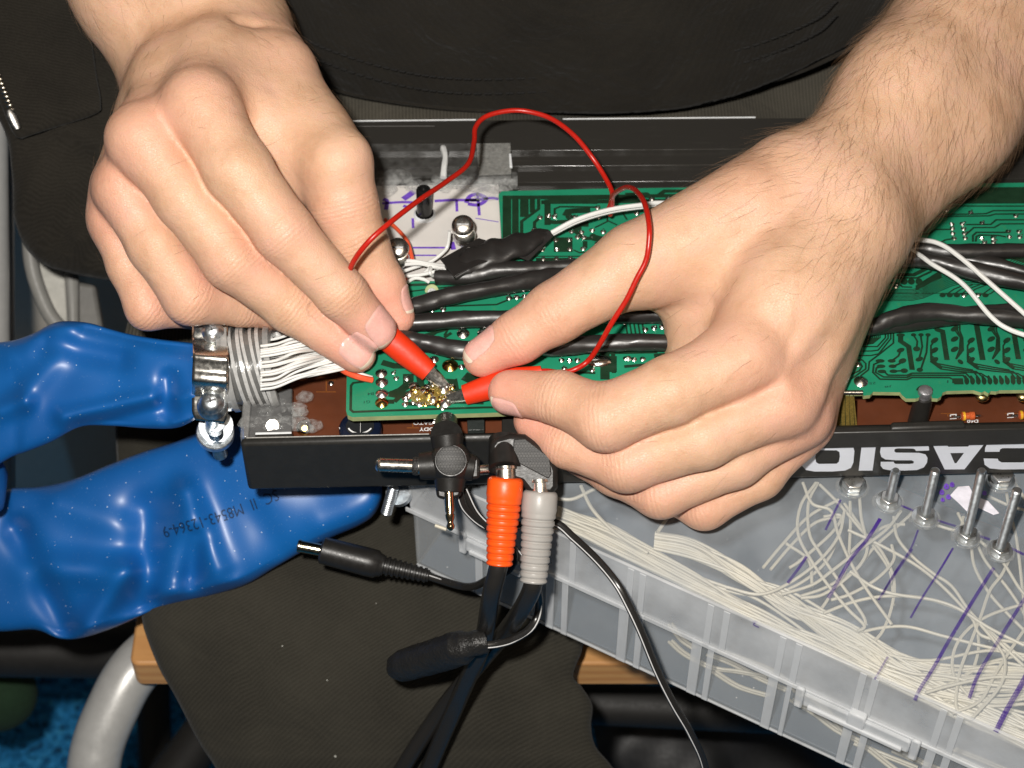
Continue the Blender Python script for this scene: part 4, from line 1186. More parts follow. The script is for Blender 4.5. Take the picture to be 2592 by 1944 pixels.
# brown board details
bt = []
TB = lambda pts, w: bt.append(([z4(*p) for p in pts], w))
TB([(1280, 1180), (1440, 1180)], .3); TB([(1360, 1180), (1360, 1215)], .3); TB([(2000, 1180), (2140, 1180)], .3)
for (a, b_) in (((800, 962), (850, 962)), ((800, 992), (850, 992)), ((826, 962), (826, 992)), ((1050, 1063), (1080, 1063)), ((1030, 1083), (1060, 1083)), ((1045, 1063), (1045, 1083))): bt.append(([a, b_], .35))
mmm = MB()
for pts, w in bt: mmm.ribbon([P(x, y, -14.9) for x, y in pts], w)
mmm.build("faint_tracks", M_brline, brn, smooth=False)
def brown_text(s, xs, xe, y, yy, ): text_mesh(s, P(xs, y, -14.85), P(xe, y + (xs - xe) * .02, -14.85), P(xs, yy, -14.85), "print_text", M_print, brn, bold=.02)
brown_text("LEGATO", 1115, 1046, 1066, 1074)
brown_text("MELODY", 1131, 1061, 1081, 1090)
brown_text("D60", 2476, 2448, 1062, 1070)
brown_text("D61", 2640, 2612, 1058, 1066)
for dx, dy in ((0, 0), (145, -3)):
    d = thing_part = None
    dm = MB(); a = P(2432 + dx, 1054 + dy, -12.5); b_ = P(2468 + dx, 1052 + dy, -12.5)
    dm.lathe(a, b_, [(0, .5), (.06, 1.4), (.3, 1.45), (.35, 1.2), (.6, 1.2), (.65, 1.45), (.94, 1.4), (1, .5)], 16)
    dio = dm.build("diode", plain("diode_glass", (.50, .10, .03), .12, var=.3, vscale=.8, bmp=0, coat=.6), brn)
    MB().lathe(a * .88 + b_ * .12, a * .72 + b_ * .28, [(0, 1.5), (1, 1.5)], 16).build("band", plain("diode_band", (.75, .40, .03), .3, bmp=0), dio)
    MB().tube([P(2405 + dx, 1057 + dy, -14.2), P(2414 + dx, 1055 + dy, -12.5), a, b_, P(2480 + dx, 1052 + dy, -12.8), P(2486 + dx, 1053 + dy, -14.6)], .32, 6).build("lead", M_solder, dio)
    w_ = MB(); w_.ribbon([P(2406 + dx, 1050 + dy, -14.8), P(2420 + dx, 1049 + dy, -14.8), P(2420 + dx, 1059 + dy, -14.8), P(2406 + dx, 1060 + dy, -14.8), P(2406 + dx, 1050 + dy, -14.8)], .4)
    w_.ribbon([P(2424 + dx, 1057 + dy, -14.8), P(2434 + dx, 1056 + dy, -14.8)], .5); w_.ribbon([P(2433 + dx, 1053 + dy, -14.8), P(2433 + dx, 1060 + dy, -14.8)], .4)
    w_.build("white_outline", M_print, brn, smooth=False)
solder_joint(brn, 838, 970, -15, 1.0)
for x in (2486, 2590): 
    MB().ball(P(x, 1004, -6), 2.0, (1.2, 1, .8), 8, 12).build("brass_stud", plain("brass", (.60, .48, .22), .3, 1.0, bmp=0), brn)
# round capacitor standing beside the lower board
cp = P(912, 1085, -9)
cap = MB().lathe(np.array([cp[0], cp[1], -15]), np.array([cp[0], cp[1] + .01, -7.6]), [(0, 6.9), (.86, 6.9), (.95, 6.5), (1, 6.0)], 36).build("capacitor", plain("navy_sleeve", (.006, .010, .026), .2, bmp=0), brn)
MB().lathe(np.array([cp[0], cp[1], -7.55]), np.array([cp[0], cp[1] + .01, -7.4]), [(0, 4.6), (1, 4.5)], 30).build("capacitor_top", plain("cap_top", (.05, .055, .06), .15, .6, bmp=0), cap)
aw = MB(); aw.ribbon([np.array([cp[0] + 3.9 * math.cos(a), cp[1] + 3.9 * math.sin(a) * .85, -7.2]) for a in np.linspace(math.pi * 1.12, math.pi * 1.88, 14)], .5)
aw.ribbon([np.array([cp[0], cp[1] + 4.0, -7.2]), np.array([cp[0] + .3, cp[1] - 4.0, -7.2])], .12); aw.build("glint_arc", M_print, cap, smooth=False)  # glint on the capacitor top painted as a white arc
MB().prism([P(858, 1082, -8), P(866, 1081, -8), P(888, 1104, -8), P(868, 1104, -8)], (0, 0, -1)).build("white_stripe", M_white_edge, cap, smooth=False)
# dark component block beside the sockets
kpoly([(1182, 1058), (1226, 1056), (1226, 1088), (1184, 1089)], -10, 5, "chip", plain("chip_dark", (.03, .035, .033), .3, bmp=.3, bscale=.8), brn, .2)
kpoly([(1098, 1060), (1158, 1058), (1160, 1110), (1098, 1112)], -4, 10, "power_socket", M_case, brn, .4)
MB().tube([P(1098, 1062, -3), P(1156, 1060, -3)], .35, 6).build("socket_edge", M_chrome, brn)
MB().tube([P(1096, 1070, -2.5), P(1156, 1068, -2.5)], .55, 6).build("socket_edge", M_chrome, brn)
kpoly([(1270, 1060), (1345, 1056), (1350, 1110), (1270, 1112)], -4, 10, "signal_socket", M_case, brn, .4)
# clear corner of the case, with glue and a screw, left of the brown board
kpoly([(612, 985), (740, 982), (738, 1108), (618, 1112)], -9.0, 5, "clear_corner", plain("grey_corner", (.10, .10, .10), .22, var=.25, vscale=.15, bmp=.3, bscale=.4), kb, .5)
kpoly([(646, 1094), (738, 1092), (738, 1098), (646, 1100)], -6.0, 5, "clear_ledge", M_white_edge, kb, .2)
kpoly([(646, 1099.5), (740, 1097), (740, 1108), (646, 1111)], -5.8, 5, "dark_ledge", M_case, kb, .2)
MB().lathe(P(690, 1078, -9), P(690, 1078, -7), [(0, 2.4), (.4, 2.1), (.45, 1.0), (1, .9)], 18).build("corner_screw", M_solder, kb)
for k in range(22):
    x = rng.uniform(630, 790); y = rng.uniform(985, 1090)
    if x > 745 and y < 1040 and rng.random() < .5: continue
    mb = MB(); mb.ball(P(x, y, -10), rng.uniform(1.2, 3.4), (rng.uniform(1, 2.4), rng.uniform(.7, 1.3), rng.uniform(.3, .7)), 7, 10)
    mb.v[0] = mb.v[0] + .3 * np.sin(mb.v[0][:, ::-1] * 2.1 + k)
    mb.build("glue_lump", M_glue, kb)
MB().lathe(P(771, 1084, -14.8), P(771, 1084, -10), [(0, 2.8), (.3, 2.6), (.4, 2.0), (.9, 1.8), (1, 1.0)], 16).build("brass_stud", plain("brass_stud", (.45, .30, .08), .2, 1.0, bmp=.1), brn)

# ---- maker's lettering on the front face, upside down from here
def zf(x, y): return PF(2000 + x * .2676, 1080 + y * .2676, .18)
O1 = [(230, 148), (500, 148), (562, 156), (595, 185), (608, 230), (598, 340), (575, 390), (520, 415), (400, 424), (230, 424), (150, 410), (112, 370), (100, 300), (115, 200), (160, 158)]
O2 = [(270, 222), (440, 224), (466, 240), (470, 280), (462, 330), (440, 350), (270, 352), (245, 335), (238, 290), (245, 240)]
I1 = [(680, 152), (815, 152), (780, 415), (648, 416)]
S1 = [(1190, 230), (1315, 225), (1312, 190), (1290, 160), (1240, 147), (1100, 143), (960, 145), (890, 160), (858, 195), (850, 240), (862, 285), (900, 310), (1000, 318), (1150, 318), (1172, 330), (1165, 348), (1130, 352), (1000, 352), (985, 345), (980, 332), (857, 332), (857, 370), (880, 400), (940, 412), (1080, 415), (1200, 410), (1265, 385), (1295, 340), (1300, 295), (1280, 262), (1220, 247), (1000, 245), (985, 232), (990, 212), (1020, 205), (1160, 207), (1182, 215)]
A1_ = [(1337, 148), (1470, 143), (1495, 190), (1685, 188), (1712, 140), (1858, 136), (1650, 403), (1462, 405)]; A2_ = [(1515, 250), (1645, 248), (1572, 345), (1556, 345)]
C1 = [(1842, 238), (1845, 200), (1870, 150), (1950, 130), (2100, 126), (2300, 126), (2360, 150), (2385, 200), (2378, 330), (2350, 380), (2250, 402), (2000, 405), (1890, 395), (1840, 360), (1830, 300), (1965, 303), (1970, 320), (2000, 338), (2200, 338), (2240, 320), (2250, 230), (2220, 203), (2010, 203), (1985, 215), (1980, 237)]
for lps in ([O1, O2], [I1], [S1], [A1_, A2_], [C1]):
    shape_mesh(lps, zf, "lettering", M_logo, front)
# ================================================================== SMALL THINGS
def obj_thing(mb, name, mat, label, cat, group=None, **k):
    o = mb.build(name, mat, **k); return tag(o, label, cat, group)

# ---- screws standing on the white plate
def plate_screw(px, py, zb_, h, r, label, lean=(0, 0)):
    base = P(px, py, zb_); t = thing("machine_screw", label, "screw", base, "screws in the white plate")
    top = base + np.array([lean[0], lean[1], h])
    m = MB(); n = 26; L = np.linalg.norm(top - base)
    prof = []
    for k in range(n): prof.append((k / n * .8, 1.45 + (.18 if k % 2 else 0)))
    m.lathe(base, top, prof, 16); m.build("shaft", M_zinc, t)
    hax = (BA * .8 + np.array([0, 0, .35])) * 4.2; hb = top - hax * .8; top = hb + hax
    hd = MB(); hd.lathe(hb, top, [(0, r * .45), (.12, r * .8), (.28, r), (.62, r), (.64, r * .93), (.78, r * .92), (.9, r * .78), (1, r * .5)], 28); hd.build("head", M_chrome, t)
    nt_ = MB(); nt_.lathe(base + (top - base) * .48, base + (top - base) * .66, [(0, r * .95), (.5, r * 1.02), (1, r * .9)], 28); nt_.build("washer", M_steel, t)
    cr = MB(); cr.prism([top - XA * r * .5 - UA * .3 + BA * .1, top + XA * r * .5 - UA * .3 + BA * .1, top + XA * r * .5 + UA * .3 + BA * .1, top - XA * r * .5 + UA * .3 + BA * .1], -BA * .8); cr.build("slot", M_inner, t)
    return t
plate_screw(1180, 632, -4, 12, 3.9, "tall shiny screw standing beside the black tape on the white plate", (-.9, 0))
plate_screw(1010, 690, -4, 12, 3.9, "shiny screw half hidden behind the thumb on the white plate")

# ---- black vinyl-taped cable bundles over the boards
def vinyl():
    m, nt, b = newmat("black_vinyl"); v = tc(nt)
    b.inputs['Base Color'].default_value = (.020, .018, .017, 1)
    nt.links.new(ramp(nt, noise(nt, v, .3, 4), [(.3, (.30,) * 3), (.7, (.46,) * 3)]), b.inputs['Roughness'])
    b.inputs['Specular IOR Level'].default_value = .7
    n = bump(nt, noise(nt, tc(nt, stretch=(.30, 1, 1)), .20, 3, .45, .6), .55, .5)
    nt.links.new(n, b.inputs['Normal']); return m
M_vinyl = vinyl()
def bundle(pts, r, label, seed, zlift=None):
    c = spline([P(x, y, z) for x, y, z in pts], 14); n = len(c)
    t = np.arange(n) / 14.; rs = r * (1 + .05 * np.sin(t * 3.1 + seed) + .02 * np.sin(t * 11 + seed * 2))
    m = MB(); seg = 20
    m.tube(c, rs, seg)
    V = m.v[0]; ctr = np.repeat(c, seg, 0); d = V - ctr; 
    ang = np.tile(np.arange(seg) / seg * 2 * math.pi, n); ss = np.repeat(t, seg)
    k = 1 + .05 * np.sin(ang * 2 + ss * 2.0 + seed) + .03 * np.sin(ang * 3 - ss * 3 + seed)
    # overlapping edge of the spiral wrap
    sp = ((ang / (2 * math.pi) + ss * .55) % 1.0); k += .07 * np.clip(1 - sp * 6, 0, 1)
    m.v[0] = ctr + d * k[:, None]
    return obj_thing(m, "taped_cable", M_vinyl, label, "cable", "taped cable bundles across the boards")
bundle([(1105, 702, 4), (1180, 700, 6), (1260, 684, 7), (1340, 680, 7), (1436, 677, 6), (1700, 660, 4), (2000, 640, 4), (2304, 629, 5), (2400, 638, 6), (2499, 636, 6), (2700, 634, 6)], 2.7, "topmost black taped cable, running from the tape lump past the wrist", .3)
bundle([(1000, 785, 8), (1060, 772, 8), (1135, 750, 8), (1257, 728, 8), (1359, 708, 7), (1450, 688, 5), (1700, 672, 4), (2000, 662, 4), (2284, 654, 6), (2363, 662, 8), (2454, 684, 8), (2592, 714, 8), (2700, 735, 8)], 2.9, "black taped cable slanting up from the thumb nail to under the other thumb", 1.7)
bundle([(1000, 824, 8), (1060, 816, 8), (1175, 809, 8), (1310, 806, 8), (1480, 800, 7), (1640, 797, 7), (1800, 800, 5), (2050, 818, 4), (2197, 829, 5), (2262, 806, 7), (2363, 790, 7), (2480, 800, 7), (2592, 806, 7), (2700, 806, 7)], 2.9, "black taped cable lying straight across between the two thumbs", 3.1)
bundle([(980, 850, 8), (1037, 860, 8), (1094, 872, 8), (1175, 886, 8), (1300, 880, 7), (1400, 878, 7), (1490, 872, 7), (1588, 866, 7), (1700, 868, 7), (1850, 868, 5), (2050, 850, 4), (2250, 822, 4), (2420, 800, 4), (2560, 790, 3)], 2.9, "lowest black taped cable, passing just above the right test clip", 4.4)
bundle([(2210, 640, 4), (2340, 650, 4), (2440, 656, 4), (2520, 668, 5), (2600, 690, 5), (2700, 705, 5)], 2.3, "short black taped cable between two others right of the wrist", 5.2)
# ---- black tape lump round the white wire
tl_ = MB()
c = spline([P(1140, 690, 8), P(1180, 668, 8), (P(1250, 640, 9)), P(1320, 618, 9), P(1392, 586, 8), ], 9)
rs = np.interp(np.linspace(0, 1, len(c)), [0, .2, .5, .8, 1], [3.2, 5.2, 5.6, 4.6, 1.7])
tl_.tube(c, rs, 22, flat=.5)
V = tl_.v[0]; V += .45 * np.sin(V[:, [1, 0, 0]] * .8 + 1.0) * np.array([0, .5, 1])
tape = obj_thing(tl_, "tape_wrap", M_vinyl, "crumpled lump of black tape wrapped round the end of the white wire", "tape")
MB().prism([P(1114, 656, 10), P(1212, 602, 9), P(1262, 618, 9), P(1300, 640, 10), P(1200, 672, 11), P(1150, 700, 10)][::-1], (0, 0, -.35)).build("loose_end", M_vinyl, tape, bevel=.1)
MB().prism([P(1290, 640, 11), P(1390, 582, 9), P(1402, 596, 9), P(1338, 660, 7)][::-1], (0, 0, -.35)).build("loose_end", M_vinyl, tape, bevel=.1)

# ---- wires
def wire(pts, r, name, mat, label, cat="wire", group=None, n=10, seg=8, fn=P):
    return obj_thing(MB().tube(spline([fn(*p) for p in pts], n), r, seg), name, mat, label, cat, group)
gw = "white wires crossing the keyboard"
wire([(1396, 589, 9), (1460, 556, 12), (1542, 531, 13), (1623, 519, 13), (1690, 514, 12), (1900, 530, 6), (2150, 585, 4), (2311, 605, 8), (2375, 616, 11), (2431, 652, 12), (2499, 711, 12), (2592, 793, 11), (2680, 870, 10)], .82, "white_wire", M_white, "white wire from the black tape, passing under the wrist to the right edge", group=gw)
wire([(1397, 593, 8.0), (1461, 561, 10.8), (1543, 536, 11.5), (1623, 524, 11.5), (1690, 519, 11), (1900, 540, 5), (2130, 600, 3), (2293, 631, 8), (2363, 671, 11), (2437, 719, 12), (2506, 799, 11), (2555, 834, 10), (2640, 862, 9)], .80, "white_wire", M_white, "lower of the two white wires right of the wrist, curving down past the cables", group=gw)
gl_ = "short white wires left of the black tape"
wlist = [([(990, 664, 3), (1040, 660, 4), (1090, 668, 5), (1142, 674, 9)], "upper white wire running from the thumb into the black tape"),
         ([(990, 672, 2), (1060, 668, 4), (1100, 676, 5), (1150, 682, 8)], "second white wire from the thumb into the black tape"),
         ([(990, 702, 3), (1060, 696, 4), (1110, 686, 6), (1158, 680, 8)], "lower white wire running from the thumb into the black tape"),
         ([(1000, 694, 1), (1040, 680, 1), (1090, 662, 1), (1120, 640, 2), (1133, 622, 3), (1138, 585, 8)], "white wire climbing to the tall shiny screw"),
         ([(1030, 715, 4), (1050, 704, 4), (1072, 707, 4), (1086, 714, 3)], "short curl of white wire at the green board's edge"),
         ([(1075, 690, 3), (1090, 678, 5), (1088, 690, 6), (1095, 698, 4)], "small loop of white wire beside the black tape")]
for p, l in wlist: wire(p, .62, "white_wire", M_white, l, group=gl_)
M_orange_w = plain("orange_red_wire", (.75, .10, .04), .4, bmp=0)
wire([(975, 556, 2), (1000, 575, 4), (1030, 610, 5), (1045, 660, 4)], .7, "orange_wire", M_orange_w, "orange red wire curving over the white plate beside the thumb")
wire([(1000, 716, 4), (1030, 706, 4)], .7, "orange_wire", M_orange_w, "short piece of red wire showing at the top edge of the lower green board")
wire([(856, 930, 5), (880, 944, 6), (910, 955, 6), (942, 962, 4)], 1.0, "orange_wire", M_orange_w, "orange red wire soldered to the corner of the lower board under the fingertips")
wire([(846, 920, 5), (880, 936, 5), (915, 948, 5), (942, 957, 4)], .7, "white_wire", M_white, "white wire lying along the orange one at the corner of the lower board", group=gw)

# ---- threaded clear ring, cable gland, with the wires that come out of it
ring = thing("hose_gland", "clear ribbed plastic hose gland joined to the left end of the keyboard", "hose gland", Q(635, 930, -8))
def hring(x0, x1, r0, r1, mat, name, h=6, cy=930, n=48):
    a = Q(x0, cy, h); b_ = Q(x1, cy - 2, h)
    return MB().lathe(a, b_, [(0, r0 - 2.5), (0, r0), (.5, (r0 + r1) / 2), (1, r1), (1, r1 - 2.5), (0, r0 - 2.5)], n).build(name, mat, ring)
M_ringp = clear_mat("gland_plastic", (.46, .46, .45), .60, .14, .3, .25)
hring(566, 590, 14.6, 14.4, M_ringp, "flange", -8)
hring(582, 596, 14.9, 14.8, M_ringp, "flange", -8)
hring(597, 694, 12.2, 12.2, clear_mat("gland_core", (.16, .16, .155), .75, .2, .3, .2), "sleeve", -8)
for k in range(5):
    hring(604 + 17 * k + rng.uniform(-2, 2), 612 + 17 * k + rng.uniform(-2, 2), 13.3 + .2 * (k % 3), 13.5 - .15 * (k % 2), clear_mat("gland_thread", (.60, .60, .59), .72, .2, .5, .3) if k == 0 else bpy.data.materials["gland_thread"], "thread_rib", -8, n=48)
hring(684, 697, 13.7, 13.2, M_ringp, "collar", -8)
gf = "white wires fanning out of the clear gland"
for k in range(44):
    t = k / 43.; y0 = 842 + 140 * t + rng.normal(0, 3); y1 = 800 + 122 * t ** .8 + rng.normal(0, 6)
    x0 = 660; x1 = 905
    mid = (760 + rng.normal(0, 8), (y0 * .58 + y1 * .42) + rng.normal(0, 2))
    z0 = rng.uniform(-6, 8) + 6 * math.sin(math.pi * t)
    wire([(x0, y0 + 6, z0), (700, y0, z0 + 1), (*mid, z0 + rng.uniform(1, 4)), (840, (y0 * .25 + y1 * .75), 7 + rng.uniform(-2, 2)), (x1, y1, 5)], .44, "white_wire", M_white,
         "one of the thin white wires fanning from the clear gland to the board", group=gf, n=6, seg=7)

# ---- blue speckled rubber hose
def blue_mat():
    m, nt, b = newmat("blue_rubber"); v = tc(nt)
    base = ramp(nt, noise(nt, v, .02, 3), [(.3, (.0012, .080, .30)), (.7, (.002, .115, .40))])
    vo = nt.nodes.new('ShaderNodeTexVoronoi'); vo.inputs['Scale'].default_value = .36; nt.links.new(v, vo.inputs['Vector'])
    sp = math_(nt, 'LESS_THAN', vo.outputs['Distance'], math_(nt, 'MULTIPLY', noise(nt, v, .12, 3), .13))
    msk = math_(nt, 'GREATER_THAN', noise(nt, v, .05, 2), .40)
    base = mixc(nt, math_(nt, 'MULTIPLY', math_(nt, 'MULTIPLY', sp, msk), .8), base, (.65, .75, .85))
    vo2 = nt.nodes.new('ShaderNodeTexVoronoi'); vo2.inputs['Scale'].default_value = .9; nt.links.new(v, vo2.inputs['Vector'])
    base = mixc(nt, math_(nt, 'MULTIPLY', math_(nt, 'LESS_THAN', vo2.outputs['Distance'], .10), .25), base, (.3, .5, .75))
    nt.links.new(base, b.inputs['Base Color'])
    b.inputs['Roughness'].default_value = .46; b.inputs['Specular IOR Level'].default_value = .85
    b.inputs['Coat Weight'].default_value = .10; b.inputs['Coat Roughness'].default_value = .3
    nt.links.new(bump(nt, noise(nt, v, .014, 2, .4, .5), 4.0, .5), b.inputs['Normal'])
    return m
M_blue = blue_mat()
hose = thing("rubber_hose", "wide blue rubber hose with white specks, flattened and folded back under the keyboard", "hose", Q(300, 1250, -90))
def uf(x, y):
    v = ridge(x, y, (165, 1055), (380, 1010), 16, 6.5) + ridge(x, y, (0, 1040), (60, 1020), 18, 7) - ridge(x, y, (200, 1088), (400, 1030), 16, 5)
    v += ridge(x, y, (120, 870), (300, 905), 22, -6) + ridge(x, y, (40, 900), (165, 835), 26, 5) + ridge(x, y, (60, 1000), (150, 900), 22, 5) - ridge(x, y, (425, 960), (430, 1040), 16, 5) + ridge(x, y, (455, 1010), (480, 1000), 12, 3)
    v += ridge(x, y, (220, 830), (480, 885), 14, -3) + ridge(x, y, (440, 1070), (490, 1062), 8, 2)
    return v
up_st = [(-420, 960, -380, 1330, -70), (-240, 905, -200, 1270, -55), (-110, 880, -90, 1230, -45), (0, 866, 6, 1170, -38), (39, 860, 40, 1152, -36), (84, 844, 70, 1142, -33), (145, 815, 130, 1118, -30), (217, 816, 205, 1080, -26), (277, 832, 285, 1078, -23), (330, 846, 366, 1084, -19), (400, 858, 440, 1084, -15), (470, 866, 484, 1068, -12), (520, 872, 525, 1040, -9), (560, 880, 562, 1010, -8)]
V, F = loft([(a, b_, c, d, h) for a, b_, c, d, h in up_st], 11, 150, .55, uf, back=.8, res=14)
MB().add(V, F).build("upper_run", M_blue, hose)
def lf(x, y):
    v = ridge(x, y, (470, 1250), (545, 1440), 26, 8) + ridge(x, y, (425, 1480), (455, 1330), 34, 6) + ridge(x, y, (95, 1440), (320, 1450), 30, 8) + ridge(x, y, (320, 1450), (225, 1580), 24, 7)
    v += ridge(x, y, (150, 1270), (320, 1340), 26, 3) - ridge(x, y, (370, 1300), (360, 1520), 34, 7) - ridge(x, y, (40, 1340), (160, 1590), 22, 7) - ridge(x, y, (500, 1360), (480, 1480), 16, 4) + ridge(x, y, (660, 1290), (640, 1440), 70, 4) - ridge(x, y, (700, 1400), (640, 1300), 26, 2)
    v += ridge(x, y, (410, 1500), (600, 1475), 14, 3) + ridge(x, y, (200, 1610), (330, 1565), 12, 2) + ridge(x, y, (820, 1330), (950, 1270), 34, 4)
    return v * 1.35
lo_st = [(-460, 1240, -440, 1560, -110), (-250, 1262, -240, 1588, -104), (-110, 1255, -90, 1598, -98), (0, 1246, 10, 1598, -94), (30, 1236, 90, 1594, -91), (102, 1232, 150, 1616, -88), (183, 1214, 210, 1614, -86), (285, 1173, 300, 1584, -83), (366, 1143, 407, 1538, -80), (440, 1120, 529, 1509, -77), (500, 1096, 620, 1481, -74), (560, 1080, 700, 1434, -71), (640, 1080, 770, 1394, -68), (740, 1085, 840, 1360, -66), (820, 1100, 905, 1332, -64), (890, 1110, 945, 1305, -64), (945, 1135, 966, 1262, -66), (972, 1190, 966, 1220, -68)]
V, F = loft(lo_st, 13, 170, .55, lf, back=.5, res=14)
lowrun = MB().add(V, F).build("lower_run", M_blue, hose)
# bend that joins the two runs off the left edge
bp = spline([Q(-400, 1150, -70), Q(-560, 1200, -82), Q(-620, 1290, -95), Q(-560, 1380, -104), Q(-420, 1400, -108)], 8)
MB().tube(bp, 19, 24).build("bend", M_blue, hose)
# small fold at the left edge where the runs cross
V, F = loft([(-60, 1120, -58, 1290, -52), (-20, 1150, -20, 1300, -56), (8, 1172, 6, 1290, -62), (20, 1200, 14, 1262, -66)], 8, 24, .6)
MB().add(V, F).build("fold", M_blue, hose)
# batch number stamped on the rubber, upside down from here
hd_dg = bpy.context.evaluated_depsgraph_get()
from mathutils.bvhtree import BVHTree
lw_v = [lowrun.matrix_world @ v.co for v in lowrun.data.vertices]
off = Vector(np.array(hose["_o"]) * S)
bvh = BVHTree.FromPolygons([v.co + off for v in lowrun.data.vertices], [tuple(p.vertices) for p in lowrun.data.polygons])
M_ink = plain("black_ink", (.006, .028, .085), .6, bmp=0)
def stamp(txt, a, b_, up):
    cu = bpy.data.curves.new("t", 'FONT'); cu.body = txt; cu.size = 1; cu.resolution_u = 2
    ob = bpy.data.objects.new("t", cu); scene.collection.objects.link(ob)
    me = bpy.data.meshes.new_from_object(ob.evaluated_get(bpy.context.evaluated_depsgraph_get()))
    bm = bmesh.new(); bm.from_mesh(me); bmesh.ops.triangulate(bm, faces=bm.faces); bmesh.ops.subdivide_edges(bm, edges=bm.edges, cuts=1)
    co = np.array([v.co[:] for v in bm.verts]); bm.verts.ensure_lookup_table(); fs = [tuple(v.index for v in f.verts) for f in bm.faces]
    bm.free(); bpy.data.objects.remove(ob); bpy.data.meshes.remove(me)
    co[:, 0] /= co[:, 0].max(); co[:, 1] /= co[:, 1].max()
    out = []
    for x, y, _ in co:
        sag = 12 * math.sin(x * math.pi)
        px = a[0] + (b_[0] - a[0]) * x + up[0] * y; py = a[1] + (b_[1] - a[1]) * x + up[1] * y + sag * .6
        d = XA * ((px - 1296) / FPX) + UA * (-(py - 972) / FPX) - BA; d = Vector(d).normalized()
        hit = bvh.ray_cast(Vector(CAM * S), d)
        out.append(np.array((hit[0] - d * .00025)[:]) / S if hit[0] is not None else np.array(Q(px, py, -60)))
    return MB().add(out, fs).build("stamped_number", M_ink, hose, smooth=False)
stamp("SC  II  M8543-12364-9", (700, 1238), (408, 1335), (10, 27))

# ---- metal saddle clamp over the hose
clamp = thing("hose_clamp", "shiny metal saddle clamp with screws holding the upper blue hose", "clamp", Q(533, 960, -6))
def M_c(): return M_chrome
st = MB()
prof = [(822, -1), (845, 0), (868, 1), (880, 6), (892, 10), (905, 12), (920, 11.5), (940, 11), (955, 11.5), (968, 11), (980, 8), (990, 3), (1000, .5), (1012, 0), (1040, 0), (1066, -1)]
ps = spline([(y, h, 0) for y, h in prof], 5)
wd = lambda y: 45 if y < 1040 else max(10, 45 * math.sqrt(max(0, 1 - ((y - 1040) / 40.) ** 2)))
Gt = []
for y, h, _ in ps:
    w = wd(y); bow = 2.0 * math.exp(-((y - 910) / 30.) ** 2)
    Gt.append([Q(532 + w * s + bow, y + 4 * s, h + .35 * (1 - s * s)) for s in np.linspace(-1, 1, 13)])
so = MB().grid(Gt).build("strap", M_chrome, clamp)
sm = so.modifiers.new("thick", 'SOLIDIFY'); sm.thickness = .0011; sm.offset = 0
def pan_screw(cx, cy, h, r, name="screw"):
    a = Q(cx, cy, h); b_ = a + (BA * .75 + np.array([0, 0, 1.]) * .5) * 3.2
    s_ = MB().lathe(a, b_, [(0, r), (.35, r), (.42, r * .93), (.75, r * .8), (1, r * .45)], 28).build(name, M_zinc, clamp)
    for an in (0.3, 0.3 + math.pi / 2):
        d = XA * math.cos(an) + UA * math.sin(an); e = XA * -math.sin(an) + UA * math.cos(an)
        c = b_ + BA * .15
        MB().prism([c - d * r * .45 - e * .28, c + d * r * .45 - e * .28, c + d * r * .45 + e * .28, c - d * r * .45 + e * .28], -BA * .7).build("cross_slot", M_inner, s_, smooth=False)
    return s_
pan_screw(540, 842, 1, 3.6); pan_screw(537, 1022, 2.5, 4.0)
MB().lathe(Q(537, 1030, .2), Q(537, 1020, 2.6), [(0, 4.9), (.5, 4.9), (1, 4.2)], 28).build("washer", M_zinc, clamp)
MB().lathe(Q(545, 1100, -16), Q(545, 1092, -13.5), [(0, 6.3), (.9, 6.3), (1, 6.0)], 32).build("washer", M_zinc, clamp)
MB().lathe(Q(548, 1092, -20), Q(546, 1070, -8), [(0, 5.6), (.3, 5.8), (.7, 5.6), (.71, 3), (1, 2.9)], 32).build("washer", M_zinc, clamp)
prof = [(k / 30., 2.3 + (.22 if k % 2 else 0)) for k in range(31)]
MB().lathe(Q(558, 1150, -24), Q(545, 1090, -8), prof + [(1.0, .1)], 20).build("bolt", M_zinc, clamp)
MB().lathe(Q(537, 1090, -12), Q(537, 1030, 0), [(0, 2.3), (1, 2.3)], 18).build("bolt", M_zinc, clamp)

# ---- red test lead: wire and two insulated alligator clips
M_redr = plain("red_rubber", (.66, .032, .004), .5, var=.05, bmp=.03, bscale=1.0)
M_redw = plain("red_insulation", (.45, .014, .007), .30, var=.05, bmp=0)
lead = thing("test_lead", "red test lead looping between two red crocodile clips held in the fingertips", "test lead", P(1190, 930, 3))
wp = [(905, 800, 14), (880, 730, 14), (890, 672, 26), (930, 615, 32), (985, 565, 30), (1062, 506, 18), (1130, 460, 4), (1185, 415, -8), (1200, 360, -20), (1204, 322, -26), (1232, 294, -30), (1292, 280, -32), (1345, 284, -32), (1400, 303, -30), (1455, 345, -26), (1500, 400, -24), (1532, 450, -26), (1549, 486, -30), (1547, 512, -35), (1541, 530, -38), (1545, 543, -38), (1549, 520, -33), (1553, 494, -26), (1575, 478, -12), (1592, 474, -2), (1612, 485, 10), (1632, 516, 24), (1643, 570, 33), (1642, 620, 34), (1634, 662, 33), (1612, 705, 32), (1585, 760, 30), (1550, 815, 27), (1520, 868, 22), (1490, 912, 17), (1455, 935, 17), (1420, 943, 16), (1370, 940, 14), (1300, 960, 13)]
MB().tube(spline([Q(*p) for p in wp], 12), .86, 12).build("wire", M_redw, lead)
def boot(a, b_, ra, rb, name="clip_boot", flat=.85):
    """tapered rubber sleeve, open at the wide end b"""
    m = MB(); ax = b_ - a
    pr = [0, .02, .08, .3, .6, .85, .93, 1.0]
    rr = np.interp(pr, [0, .06, .45, .9, 1], [ra * .8, ra, 4.5, rb, rb * .93])
    m.tube([a + ax * t for t in pr], rr, 28, flat=flat, up=BA)
    return m.build(name, M_redr, lead, smooth=True)
